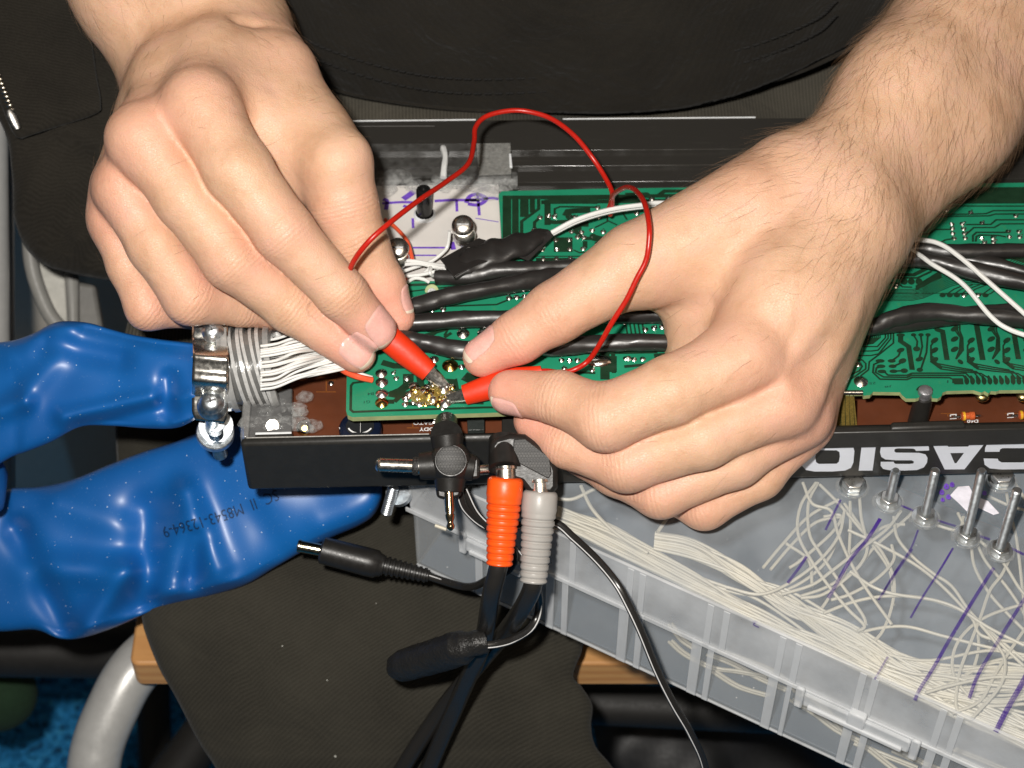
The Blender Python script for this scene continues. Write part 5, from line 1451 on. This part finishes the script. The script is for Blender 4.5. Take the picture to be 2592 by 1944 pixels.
b1a = Q(940, 820, 8); b1b = Q(1086, 942, 6.5)
boot(b1a, b1b, 4.0, 3.6)
b2b = Q(1176, 1000, 11.0); b2a = Q(1372, 938, 14)
boot(b2a, b2b, 2.0, 3.5)
def jaw(base, tip, w, hh, name, side):
    d = tip - base; m = MB(); n = 10; V = []
    for i in range(n + 1):
        t = i / n; c = base + d * t; ww = w * (1 - .55 * t); h = hh * (1 - .8 * t)
        arc_ = [(-1, -.6), (-.8, .35), (0, .7), (.8, .35), (1, -.6)]
        for (s, q) in arc_: V.append(c + side * s * ww + np.cross(side, d / np.linalg.norm(d)) * q * h * (1 if i % 2 == 0 else .93))
    F = [(i * 5 + j, i * 5 + j + 1, (i + 1) * 5 + j + 1, (i + 1) * 5 + j) for i in range(n) for j in range(4)]
    o = m.add(V, F).build(name, M_chrome, lead); s_ = o.modifiers.new("t", 'SOLIDIFY'); s_.thickness = .0005
    return o
jd = (b1b - b1a) / np.linalg.norm(b1b - b1a); sd = np.cross(jd, BA); sd /= np.linalg.norm(sd)
jaw(b1b - jd * 2, Q(1134, 980, 5.0), 2.9, 2.4, "jaw", sd); jaw(b1b - jd * 2 - BA * 1.5, Q(1130, 984, 4.2), 2.6, -1.6, "jaw", sd)
jd = (b2b - b2a) / np.linalg.norm(b2b - b2a); sd = np.cross(jd, BA); sd /= np.linalg.norm(sd)
jaw(b2b - jd * 2, Q(1130, 1008, 9.0), 2.6, 2.4, "jaw", sd); jaw(b2b - jd * 2 - BA * 2.0, Q(1132, 1012, 8.2), 2.4, -1.6, "jaw", sd)
MB().tube([Q(1080, 955, 5), Q(1130, 985, 4.8)], .3, 6).build("bare_wire", M_solder, lead)

# ---- multi plug adaptor (cross of power plugs)
M_blk = plain("black_moulding", (.014, .013, .012), .38, bmp=.03, bscale=2, var=.1)
def knurl():
    m, nt, b = newmat("knurled_black"); v = tc(nt, rot=(0, 0, .78))
    ch = nt.nodes.new('ShaderNodeTexChecker'); ch.inputs['Scale'].default_value = 1.5; nt.links.new(v, ch.inputs['Vector'])
    nt.links.new(mixc(nt, ch.outputs['Fac'], (.006, .006, .006), (.035, .034, .032)), b.inputs['Base Color']); b.inputs['Roughness'].default_value = .55
    nt.links.new(bump(nt, ch.outputs['Fac'], .3), b.inputs['Normal']); return m
M_knurl = knurl()
mp_ = thing("multi_plug", "black cross shaped power adaptor with bare metal plugs, plugged into the keyboard front", "adaptor", Q(1140, 1260, 4))
hc = 21.0
MB().lathe(Q(1141, 1172, hc - 5), Q(1141, 1166, hc + 5), [(0, 5.8), (.1, 6.4), (.8, 6.4), (.93, 5.4), (1, 4.8)], 36).build("hub", M_blk, mp_)
MB().lathe(Q(1141, 1166, hc + 5.02), Q(1141, 1166, hc + 5.5), [(0, 4.7), (.6, 4.6), (1, 4.0)], 36).build("knurled_disc", M_knurl, mp_)
def arm_(x0, y0, x1, y1, r0, r1, h=hc): MB().tube([Q(x0, y0, h), Q((x0 + x1) / 2, (y0 + y1) / 2, h), Q(x1, y1, h)], [r0, (r0 + r1) / 2, r1], 24).build("arm", M_blk, mp_)
arm_(1141, 1175, 1062, 1180, 5.2, 4.2); arm_(1141, 1175, 1200, 1185, 5.2, 4.0); arm_(1141, 1175, 1138, 1242, 5.6, 4.4); arm_(1138, 1165, 1130, 1100, 4.4, 5.2)
MB().prism([Q(x, y, hc) for x, y in ((1075, 1200), (1100, 1215), (1105, 1260), (1135, 1268), (1165, 1258), (1180, 1215), (1215, 1212), (1215, 1160), (1175, 1140), (1105, 1140), (1075, 1160))], -BA * 5).build("web", M_blk, mp_, bevel=1)
MB().lathe(Q(1062, 1180, hc), Q(950, 1176, hc + 2), [(0, 2.6), (.12, 2.6), (.13, 2.15), (.9, 2.15), (.92, 1.9), (.95, 2.1), (1, 1.2)], 28).build("barrel_plug", M_chrome, mp_)
MB().lathe(Q(1060, 1180, hc), Q(1044, 1179, hc), [(0, 3.0), (.6, 3.0), (1, 2.6)], 24).build("barrel_collar", M_knurl, mp_)
MB().lathe(Q(1136, 1236, hc), Q(1141, 1344, hc + 1), [(0, 1.5), (.55, 1.5), (.56, 1.25), (.6, 1.25), (.62, 1.5), (.72, 1.3), (.78, .95), (.82, 1.0), (.88, 1.35), (.94, 1.2), (1, .3)], 24).build("jack_plug", plain("gilt_jack", (.60, .48, .30), .14, 1.0, bmp=0), mp_)
MB().lathe(Q(1130, 1100, hc - 2), Q(1130, 1068, hc - 10), [(0, 5.0), (.3, 4.0), (1, 3.6)], 28).build("inserted_plug", M_blk, mp_)
MB().tube([Q(1205, 1190, hc - 3), Q(1236, 1188, hc - 4)], 1.6, 16).build("short_plug", M_chrome, mp_)

# ---- black phono splitter with the orange and grey plugs
sp_ = thing("phono_splitter", "black phono splitter with a knurled grip beside the multi plug", "adaptor", Q(1330, 1250, 8))
hs = 17.0
MB().prism([Q(x, y, hs + 4) for x, y in ((1240, 1125), (1252, 1108), (1290, 1098), (1330, 1100), (1398, 1150), (1412, 1190), (1412, 1235), (1398, 1252), (1340, 1250), (1318, 1222), (1246, 1200), (1238, 1170))], -BA * 12).build("body", M_blk, sp_, bevel=1.6)
MB().prism([Q(x, y, hs + 4.5) for x, y in ((1300, 1112), (1330, 1110), (1392, 1158), (1396, 1200), (1388, 1212), (1304, 1168), (1298, 1158))], -BA * .6).build("knurled_grip", M_knurl, sp_, bevel=.3)
MB().tube([Q(1276, 1110, hs - 2), Q(1278, 1186, hs + 3)], [4.8, 5.2], 28).build("socket_barrel", M_blk, sp_)
MB().lathe(Q(1280, 1180, hs + 3), Q(1281, 1216, hs + 3.4), [(0, 3.6), (.2, 3.7), (.25, 3.2), (1, 3.2)], 28).build("socket", M_chrome, sp_)
MB().lathe(Q(1366, 1214, hs + 1), Q(1368, 1250, hs + 1.4), [(0, 3.8), (.2, 3.9), (.25, 3.4), (1, 3.4)], 28).build("socket", M_chrome, sp_)
def phono(a, b_, hA, hB, r0, r1, col, label, name, cable, h_list):
    t = thing(name, label, "plug", Q(*b_, hB))
    A_ = Q(*a, hA); B_ = Q(*b_, hB)
    prof = [(0, r0 * .82), (.015, r0 * .93), (.04, r0), (.20, r0 * 1.02), (.23, r0 * .99)]
    n = 9
    for k in range(n):
        t0 = .25 + k * (.72 / n); rr = r0 * .97 + (r1 - r0 * .97) * (k / (n - 1))
        prof += [(t0, rr * 1.0), (t0 + .030, rr * 1.02), (t0 + .045, rr * .99), (t0 + .055, rr * .915), (t0 + .068, rr * .91), (t0 + .078, rr * .98)]
    prof += [(.985, r1), (1, r1 * .93), (1, r1 * .6)]
    MB().lathe(A_, B_, prof, 40).build("boot", plain(name + "_rubber", col, .36, var=.04, bmp=.02, bscale=1.5), t)
    MB().tube(spline([Q(*p) for p in cable], 12), 3.02, 20).build("cable", M_cable, t)
    return t
def cable_mat():
    m, nt, b = newmat("black_cable"); b.inputs['Base Color'].default_value = (.017, .016, .015, 1); b.inputs['Roughness'].default_value = .27; b.inputs['Specular IOR Level'].default_value = .5
    nt.links.new(bump(nt, noise(nt, tc(nt), .5, 3), .04), b.inputs['Normal']); return m
M_cable = cable_mat()
phono((1280, 1208), (1264, 1430), hs + 3.5, hs + 2, 5.6, 4.2, (.86, .095, .008), "orange ribbed phono plug in the splitter, left of the grey one", "orange_plug",
      [(1266, 1405, 19), (1258, 1450, 18), (1243, 1507, 12), (1228, 1600, -10), (1210, 1660, -20), (1185, 1715, -32), (1150, 1795, -48), (1085, 1944, -66), (1040, 2060, -80), (1000, 2300, -100)], None)
phono((1368, 1242), (1350, 1474), hs + 1.5, hs, 5.5, 4.3, (.36, .345, .325), "light grey ribbed phono plug in the splitter, right of the orange one", "grey_plug",
      [(1352, 1450, 17), (1346, 1490, 15), (1318, 1545, 4), (1275, 1605, -20), (1222, 1668, -36), (1165, 1738, -46), (1105, 1815, -56), (1020, 1944, -68), (960, 2060, -82), (880, 2300, -100)], None)

# ---- flat twin cables with a white stripe
M_stripe = plain("white_stripe", (.60, .60, .60), .4, bmp=0)
def striped(pts, r, label, par_name="striped_cable", so=.55, up=None):
    c = spline([Q(*p) for p in pts], 12)
    o = obj_thing(MB().tube(c, r, 14, flat=.7, up=BA), par_name, M_cable, label, "cable", "thin black cables with a white stripe")
    t = np.gradient(c, axis=0); t /= np.linalg.norm(t, axis=1)[:, None]; s = np.cross(t, BA); s /= np.linalg.norm(s, axis=1)[:, None]
    MB().tube(c + s * r * so + BA * r * .58, r * .17, 6).build("stripe", M_stripe, o)
    return o
striped([(1160, 1236, 14), (1180, 1290, 10), (1240, 1335, 4), (1320, 1330, 0), (1400, 1322, 1), (1453, 1362, 4), (1514, 1420, 10), (1560, 1476, 14), (1590, 1530, 14), (1623, 1600, 12), (1664, 1700, 6), (1705, 1782, 0), (1750, 1860, -8), (1786, 1950, -20), (1800, 2100, -40)], 1.35, "long black cable with white stripe running down over the clear box edge")
striped([(1175, 1240, 12), (1205, 1300, 8), (1250, 1345, 5), (1310, 1400, 0), (1356, 1480, -6), (1364, 1540, -16), (1345, 1588, -16), (1300, 1618, -10), (1260, 1630, -7), (1222, 1634, -6)], 1.35, "striped black cable looping from behind the grey plug into the black inline lump", so=-.55)
dc = thing("power_plug", "black barrel power plug lying on the trousers at the end of a striped cable", "plug", Q(900, 1410, -48))
hd = -44
MB().lathe(Q(820, 1394, hd), Q(752, 1381, hd), [(0, 2.1), (.8, 2.1), (.9, 2.3), (.97, 2.2), (1, 1.4)], 24).build("tip", plain("dull_nickel", (.40, .37, .28), .2, 1.0, bmp=0), dc)
MB().lathe(Q(812, 1392, hd), Q(968, 1432, hd), [(0, 3.9), (.03, 4.7), (.75, 5.0), (.9, 4.9), (.94, 4.2), (1, 3.8)], 28).build("barrel", M_blk, dc)
pr_ = []
for k in range(9): pr_ += [(k / 9, 3.5 - .12 * k), (k / 9 + .05, 3.6 - .12 * k), (k / 9 + .065, 2.9 - .1 * k), (k / 9 + .1, 2.9 - .1 * k)]
MB().lathe(Q(966, 1430, hd), Q(1086, 1458, hd), pr_ + [(1, 2.2)], 24).build("strain_relief", M_blk, dc)
striped([(1078, 1456, hd), (1120, 1470, hd + 2), (1170, 1484, hd + 8), (1205, 1482, hd + 18), (1240, 1464, -12), (1290, 1440, -2), (1300, 1400, 2), (1270, 1340, 4)], 1.35, "short striped black cable joining the barrel power plug to the plugs", so=-.3)
pod = MB()
c = spline([Q(1002, 1694, -34), Q(1012, 1688, -32), Q(1050, 1676, -26), Q(1110, 1658, -18), Q(1160, 1642, -10), Q(1180, 1634, -7), Q(1205, 1628, -6), Q(1232, 1622, -6)], 6)
rs = np.interp(np.linspace(0, 1, len(c)), [0, .04, .10, .22, .5, .62, .70, .76, 1], [.8, 3.2, 4.6, 5.5, 5.9, 5.7, 4.7, 4.2, 4.0])
pod.tube(c, rs, 30)
V = pod.v[0]; V += .18 * np.sin(V[:, [1, 2, 0]] * 1.4)
obj_thing(pod, "cable_lump", plain("wrinkled_shrink", (.015, .0145, .014), .34, bmp=.45, bscale=.9), "rounded wrinkled black sleeve lying across the two thick cables", "cable sleeve")

# ---- small bolt hanging below the keyboard's left part, with washer and glue
tb = thing("small_bolt", "small threaded bolt hanging below the keyboard beside the blue hose end", "bolt", Q(977, 1300, -36))
MB().lathe(Q(977, 1300, -30), Q(996, 1232, -26), [(k / 26., 1.7 + (.25 if k % 2 else 0)) for k in range(27)], 18).build("shaft", M_zinc, tb)
MB().lathe(Q(1012, 1250, -34), Q(1008, 1246, -32), [(0, 4.6), (1, 4.4)], 24).build("washer", M_zinc, tb)

# ================================================================== CLEAR STORAGE BOX
ZTOP = -34.0
G0 = P(1041, 1285, -57.0); G1 = P(2592, 1992, -57.0)
bx = G1 - G0; bx[2] = 0; bx /= np.linalg.norm(bx); by = np.cross([0, 0, 1.], bx)
def B(a, b_, z): return np.array([G0[0] + bx[0] * a + by[0] * b_, G0[1] + bx[1] * a + by[1] * b_, z])
def Bq(px, py, off=0.0): return onplane(px, py, G0 - by * off, by)
ztop = Bq(1900, 1466 + .479 * (1900 - 1692))[2]; zbot = Bq(1900, 1732 + .45 * (1900 - 1692))[2]; zlip = -57.0
BL = 330.0; BW = 115.0
def trans_mat(name, alpha, col=(.52, .60, .68), rough=.28, cloud=.06, edge=0.0):
    m, nt, b = newmat(name); v = tc(nt)
    b.inputs['Base Color'].default_value = (*col, 1); b.inputs['Roughness'].default_value = rough
    n = noise(nt, v, .05, 5)
    nt.links.new(ramp(nt, n, [(.3, (alpha - cloud,) * 3), (.7, (alpha + cloud,) * 3)]), b.inputs['Alpha'])
    dust = nt.nodes.new('ShaderNodeTexVoronoi'); dust.inputs['Scale'].default_value = .20; nt.links.new(v, dust.inputs['Vector'])
    d = math_(nt, 'LESS_THAN', dust.outputs['Distance'], .05)
    nt.links.new(mixc(nt, d, col, (.9, .9, .9)), b.inputs['Base Color'])
    nt.links.new(bump(nt, noise(nt, v, .5, 3), .02), b.inputs['Normal'])
    b.inputs['Specular IOR Level'].default_value = .3
    return m
M_lid = trans_mat("lid_plastic", .18, (.55, .60, .65), .25, .07); M_side = trans_mat("box_plastic", .19, (.68, .71, .73), .25, .04); M_lip = trans_mat("frosted_plastic", .36, (.84, .86, .88), .35, .14)
M_ribp = trans_mat("rib_plastic", .48, (.80, .82, .84), .35); M_floorp = trans_mat("box_floor", .80, (.15, .18, .215), .4, .03)
box = thing("storage_box", "clear plastic storage box with hinged lid, full of cream wires, under the keyboard", "box", B(BL / 2, 30, zbot))
def bbox(a0, b0, z0, a1, b1, z1, name, mat, bev=.4, par=None):
    return MB().prism([B(a0, b0, z1), B(a1, b0, z1), B(a1, b1, z1), B(a0, b1, z1)], (0, 0, z0 - z1)).build(name, mat, par or box, bevel=bev)
lid = bbox(0.3, .3, ztop - 1.6, BL, BW, ztop, "lid", M_lid, .5)
bbox(0, -.9, zlip, BL, .2, ztop + .2, "lid_rim", M_lip, .3, lid)
bbox(-.9, .3, zlip, .2, BW, ztop + .2, "lid_rim", M_lip, .3, lid)
bbox(-1.4, -1.8, zlip - .8, BL, -.95, zlip + 1.2, "lid_lip", M_lip, .3, lid)
bbox(.4, .3, zbot, BL, 1.3, zlip - .2, "front_wall", M_side, .3)
bbox(.4, 1.4, zbot, 1.4, BW, zlip - .2, "end_wall", M_side, .3)
bbox(1.5, 1.4, zbot, BL, BW, zbot + 1.2, "base", M_floorp, .3)
bbox(.4, .1, zbot - .4, BL, .9, zbot + .5, "bottom_edge", M_lip, .2)
def a_of(px, y): 
    q = Bq(px, y); return np.dot(q - G0, bx)
for px0, px1 in ((1196, 1214), (1228, 1240), (1375, 1395), (1415, 1430), (1558, 1582), (1602, 1618), (1740, 1765), (1780, 1795), (1932, 1956), (1978, 1990), (2128, 2152), (2172, 2190), (2330, 2352), (2370, 2388), (2530, 2552)):
    yy = 1640 + .45 * (px0 - 1692); a0 = a_of(px0 + 8, yy); a1 = a_of(px1 + 8, yy + 8)
    bbox(a0, -.6, zbot + .6, a1, .25, zlip - 1.0, "rib", M_ribp, .2)
# faint uprights on the lid rim
for px in (1446, 1590, 1620, 1790, 1830, 1970, 2010, 2170, 2200, 2370, 2410):
    a0 = a_of(px, 1520 + .46 * (px - 1692)); bbox(a0, -1.25, zlip + 1.4, a0 + 2.2, -.95, ztop - .5, "rim_rib", M_ribp, .1, lid)
# latches on the front
def latch(px, wide):
    a0 = a_of(px, 1583 + .455 * (px - 1692)); t0 = zlip
    l = bbox(a0, -3.6, t0 - 5.0, a0 + wide, -1.9, t0 + 1.4, "latch", M_lip, .6)
    bbox(a0 + 2, -5.0, t0 - 4.2, a0 + wide - 2, -3.7, t0 - 2.0, "latch_bar", M_ribp, .5, l)
    bbox(a0 - 3, -3.4, t0 - 8.0, a0 - .1, -1.9, t0 + 3.2, "latch_ear", M_ribp, .6, l); bbox(a0 + wide + .1, -3.4, t0 - 8.0, a0 + wide + 3, -1.9, t0 + 3.2, "latch_ear", M_ribp, .6, l)
    bbox(a0 + wide * .42, -4.6, t0 - 3.0, a0 + wide * .58, -1.9, t0 + 4.6, "latch_hook", M_ribp, .6, l)
latch(1190, 24); latch(2045, 36)
# purple felt-pen strokes on the lid
def cz(x, y): return (1692 + x * .4787, 1150 + y * .4787)
pk = MB()
for pts, w in (([(1120, 340), (1050, 450), (960, 560), (880, 700), (845, 760)], 1.6), ([(1320, 400), (1280, 500), (1200, 620), (1110, 770)], .8), ([(1290, 500), (1180, 660), (1130, 740)], .9), ([(1505, 495), (1430, 620), (1340, 760), (1280, 865)], .9), ([(1720, 600), (1600, 790), (1480, 990), (1400, 1130), (1330, 1240), (1302, 1300)], 1.5), ([(1885, 760), (1760, 960), (1640, 1160), (1590, 1290)], 1.5), ([(1900, 1150), (1870, 1210), (1790, 1350), (1730, 1468)], 2.2), ([(730, 540), (690, 600), (630, 680)], 1.3), ([(1160, 1070), (1090, 1190)], .9), ([(910, 240), (830, 400)], 1.0),
               ([(1180, 250), (1400, 340), (1520, 380)], 1.1), ([(1640, 430), (1700, 450)], 1.4), ([(1800, 490), (1880, 530)], 1.4), ([(445, 885), (465, 885), (450, 900), (478, 915)], .6)):
    pk.ribbon(spline([P(*cz(*p), ztop + .12) for p in pts], 6), w * .72)
M_pst = trans_mat("purple_stroke", .58, (.05, .010, .24), .4, .3)
pk.build("felt_pen_strokes", M_pst, lid)
wt = MB(); wt.prism([P(*cz(*p), ztop + .5) for p in ((1490, 215), (1530, 170), (1590, 165), (1620, 220), (1690, 245), (1750, 310), (1720, 318), (1640, 280), (1580, 300), (1540, 260))], (0, 0, -.45))
wt.build("paint_patch", plain("white_paint_blob", (.78, .76, .84), .5, bmp=.3, bscale=.5), lid, bevel=.15)
pk2 = MB()
for (x, y, r) in ((1470, 170, 9), (1445, 200, 8), (1480, 225, 7), (1672, 205, 6), (1500, 160, 7), (1450, 240, 5)): 
    pts = [P(*cz(x + r * math.cos(a) * (1 + .3 * math.sin(3 * a)), y + r * 1.3 * math.sin(a)), ztop + .9) for a in np.linspace(0, 6.28, 9)]; pk2.ribbon(pts, .7)
pk2.build("purple_smudge", M_purple, lid)

# bolts standing on the lid
def lid_bolt(px, py, topx, topy, label, cut=False):
    base = P(px, py, ztop); t = thing("threaded_bolt", label, "bolt", base, "bolts standing on the clear lid")
    d = XA * ((topx - 1296) / FPX) + UA * (-(topy - 972) / FPX) - BA
    # height where the sight line through the top comes closest to the upright through the base
    s_ = np.dot((base - CAM)[:2], d[:2]) / np.dot(d[:2], d[:2]); top = CAM + d * s_; hgt = max(6., top[2] - base[2])
    top = base + np.array([top[0] - base[0], top[1] - base[1], hgt])
    L = np.linalg.norm(top - base); n = int(L / .42)
    prof = [(k / n, 1.22 + (.34 if k % 2 else 0)) for k in range(n)] + [(1, 1.1)]
    MB().lathe(base - [0, 0, 2.], top, prof, 16).build("shaft", M_zinc, t)
    MB().lathe(base + [0, 0, .05], base + [0, 0, 1.0], [(0, 4.2), (.9, 4.2), (1, 4.0)], 28).build("washer", M_zinc, t)
    hx = [base + np.array([3.3 * math.cos(a), 3.3 * math.sin(a), 3.4]) for a in np.arange(6) * math.pi / 3 + .3]
    MB().prism(hx, (0, 0, -2.3)).build("nut", M_steel, t, bevel=.35)
    gb = MB(); gb.ball(base + np.array([0, 0, .3]), 4.8, (1.15, 1.0, .30), 8, 20); gb.v[0] += .2 * np.sin(gb.v[0] * 1.7); gb.build("glue_blob", M_glue, t)
lid_bolt(2249, 1272, 2268, 1190, "first upright bolt on the clear lid, counting from the hand")
lid_bolt(2340, 1312, 2368, 1190, "second upright bolt on the clear lid, left of the white paint patch")
lid_bolt(2446, 1360, 2486, 1190, "third upright bolt, in front of the white paint patch on the lid")
lid_bolt(2529, 1397, 2575, 1240, "fourth upright bolt on the lid, whose cut top shows below the keyboard")
for (x, y, l) in ((2158, 1232, "nut and washer without a bolt at the keyboard's lower edge, left of the bolts"), (2533, 1218, "nut at the keyboard's lower edge above the fourth bolt")):
    t = thing("hex_nut", l, "nut", P(x, y, ztop)); b0 = P(x, y, ztop)
    MB().lathe(b0 + [0, 0, .05], b0 + [0, 0, 1.0], [(0, 4.6), (1, 4.5)], 28).build("washer", M_zinc, t)
    MB().prism([b0 + np.array([3.8 * math.cos(a), 3.8 * math.sin(a), 3.8]) for a in np.arange(6) * math.pi / 3], (0, 0, -2.7)).build("nut_body", M_steel, t, bevel=.35)
    gb = MB(); gb.ball(b0, 5.2, (1.1, 1.0, .25), 8, 20); gb.build("glue_blob", M_glue, t)

# wires packed in the box
M_cream = plain("cream_insulation", (.62, .58, .47), .45, var=.06, vscale=.05, bmp=0)
g1 = "cream wires bundled along the clear box"
def bw(pts, r=.50, grp=g1, lab="one of many cream wires bundled side by side inside the clear box"):
    low_ = pts[0][2] < -60
    pts = [(x, min(y, (1732 + .45 * (x - 1692) - 16) if low_ else (1466 + .479 * (x - 1692) - 4 + rng.uniform(-10, 4))) if x > 1380 else y, z) for x, y, z in pts]
    wire([(x, y, z) for x, y, z in pts], r, "cream_wire", M_cream, lab, group=grp, n=7, seg=6)
for k in range(46):      # main stream
    t = k / 45.; lay = rng.uniform(0, 5)
    x0 = 1402 + 2 * t; y0 = 1290 + 78 * t + rng.normal(0, 1.5)
    e = rng.normal(0, 9); z = ztop - 3.2 - lay
    yA = 1335 + 105 * t + rng.normal(0, 3); yB = 1440 + 95 * t + rng.normal(0, 8)
    pts = [(1360, y0 - 22, z), (x0 + 40, y0 + 5, z), (1560, yA + (1 - t) * 6, z), (1740, yB, z - 1)]
    if rng.random() < .75:
        pts += [(1920, 1545 + 60 * t + rng.normal(0, 14), z - 2), (2100, 1640 + 52 * t + rng.normal(0, 18), z - 2), (2300, 1725 + 60 * t + rng.normal(0, 24), z - 2), (2500, 1790 + 90 * t + rng.normal(0, 26), z - 3), (2680, 1850 + 110 * t + rng.normal(0, 26), z - 3)]
    else:
        pts += [(1850, yB + 62, z - 4), (1880, yB + 70, z - 10)]
    bw(pts)
for k in range(24):      # second bundle with a cut, taped end
    t = k / 23.; z = ztop - 3.0 - rng.uniform(0, 3)
    y0 = 1348 + 40 * t
    bw([(1658 - 3 * t, y0, z), (1760, y0 + 24 + rng.normal(0, 3), z), (1880, y0 + 92 + rng.normal(0, 8), z - 1), (2000, y0 + 165 + rng.normal(0, 12), z - 2), (2150, y0 + 245 + rng.normal(0, 14), z - 2), (2330, 1690 + 60 * t + rng.normal(0, 20), z - 3), (2520, 1700 + 50 * t + rng.normal(0, 30), z - 3), (2690, 1690 + 60 * t, z - 3)], lab="one of the cream wires in the shorter bundle ending below the knuckles", grp="cream wires of the shorter bundle")
g2 = "cream wires looping under the bolts"
loops = [[(780, 150), (700, 270), (685, 420), (760, 570), (850, 700), (950, 820), (1035, 905), (1000, 935)],
         [(790, 150), (740, 260), (745, 420), (800, 520), (880, 640), (980, 780), (1040, 880), (1020, 940)],
         [(800, 160), (900, 260), (1020, 400), (1130, 520), (1195, 690), (1150, 900), (1060, 1000), (900, 1000), (700, 930)],
         [(960, 250), (960, 420), (940, 600), (860, 740), (800, 830)], [(930, 260), (1000, 360), (1080, 480), (1170, 620), (1190, 800)],
         [(930, 300), (900, 430), (800, 560), (640, 680), (480, 740), (300, 700)], [(1010, 230), (1020, 340), (1050, 480), (1030, 560), (960, 640), (820, 740), (700, 760)],
         [(900, 240), (740, 330), (600, 480), (500, 600)], [(910, 330), (780, 360), (660, 470), (540, 610)], [(1290, 310), (1190, 400), (1080, 500), (1000, 600), (840, 700), (700, 750)],
         [(1230, 300), (1150, 400), (990, 520), (860, 620), (760, 690), (600, 740)], [(950, 400), (1100, 470), (1300, 580), (1450, 700), (1600, 860), (1660, 960), (1880, 1000)],
         [(1190, 330), (1210, 440), (1290, 540), (1400, 630), (1500, 700), (1620, 860), (1880, 1090)], [(1400, 370), (1530, 400), (1560, 330)], [(1250, 370), (1150, 380), (1050, 440), (960, 520)],
         [(960, 620), (1080, 700), (1200, 740), (1400, 770), (1540, 820), (1700, 920), (1880, 1010)], [(820, 840), (980, 780), (1150, 750), (1350, 760), (1560, 830), (1650, 900), (1880, 1120)],
         [(860, 1060), (940, 980), (1060, 930), (1250, 910), (1450, 960), (1650, 1010), (1880, 1060)], [(1600, 480), (1620, 600), (1700, 740), (1800, 850), (1880, 930)],
         [(1630, 470), (1680, 570), (1780, 690), (1850, 790), (1890, 860)], [(1650, 460), (1760, 560), (1850, 700), (1900, 760)], [(1810, 540), (1760, 640), (1700, 720), (1650, 860), (1600, 990), (1540, 1150), (1520, 1300), (1530, 1360)],
         [(1880, 790), (1700, 850), (1580, 930), (1510, 1040), (1510, 1170), (1600, 1290), (1700, 1370), (1880, 1450)], [(1880, 1060), (1700, 1100), (1550, 1180), (1400, 1250), (1300, 1300)],
         [(1620, 870), (1640, 1000), (1620, 1110), (1560, 1240), (1500, 1340)], [(1650, 900), (1740, 1010), (1780, 1100), (1750, 1230), (1600, 1400)], [(1900, 900), (1740, 1140), (1650, 1300), (1500, 1400)],
         [(1780, 150), (1800, 280), (1840, 450), (1870, 700), (1890, 900)], [(1830, 150), (1900, 260)], [(1690, 220), (1800, 270), (1900, 300)], [(710, 150), (760, 260), (860, 300), (900, 430), (1000, 640), (1180, 900)],
         [(1180, 480), (1190, 560), (1100, 660), (960, 740), (860, 770)], [(640, 600), (700, 560), (850, 430), (910, 350), (900, 320), (820, 330)], [(620, 470), (740, 560), (760, 700)], [(250, 700), (400, 740), (560, 730), (700, 680), (840, 560), (910, 400)],
         [(1880, 1180), (1700, 1180), (1500, 1220), (1360, 1260)], [(1880, 1240), (1650, 1210), (1450, 1170), (1300, 1160), (1150, 1110)], [(1880, 1320), (1700, 1330), (1560, 1290), (1420, 1260)], [(1530, 310), (1560, 370)]]
labs = {}
for i, l in enumerate(loops):
    z = ztop - 3.0 - (i % 5) * 1.6
    pts = [(*cz(*p), z) for p in l]
    bw(pts, .52, g2, "one of the cream wires looping loosely under the bolts in the clear box")
g3 = "cream wires at the bottom of the clear box"
for i, l in enumerate([[(0, 900), (60, 980), (130, 1030)], [(0, 990), (80, 1060), (220, 1130), (350, 1150), (520, 1180)], [(200, 1060), (330, 1110), (480, 1190), (620, 1250)], [(260, 1040), (400, 1090), (560, 1160), (700, 1280)], [(230, 1150), (360, 1230), (520, 1280)], [(640, 1300), (760, 1370), (880, 1460), (1000, 1520)], [(660, 1250), (800, 1330), (930, 1480)], [(690, 1330), (900, 1410), (1040, 1500)], [(980, 1530), (1100, 1580), (1300, 1660)], [(1090, 1500), (1250, 1590), (1480, 1700)], [(1050, 1560), (1150, 1640), (1230, 1700)], [(1180, 1570), (1350, 1640), (1500, 1700)], [(1500, 1560), (1700, 1640), (1880, 1720)], [(1300, 1540), (1500, 1600), (1700, 1700)]] * 2):
    o = 18 * (i // 14)
    bw([(*cz(x + o, y - o * .3), zbot + 4.5 - (i % 3)) for x, y in l], .56, g3, "one of the cream wires seen through the side of the clear box")
for pts in ([(1408, 1262), (1450, 1263), (1500, 1240), (1530, 1228)], [(1470, 1230), (1500, 1290), (1560, 1350), (1640, 1400)], [(1690, 1310), (1666, 1345)], [(1102, 1330), (1130, 1340)]):
    bw([(x, y, ztop - 3) for x, y in pts], .6, "stray cream wires near the clear box corner", "stray cream wire under the lid near the phono plugs")
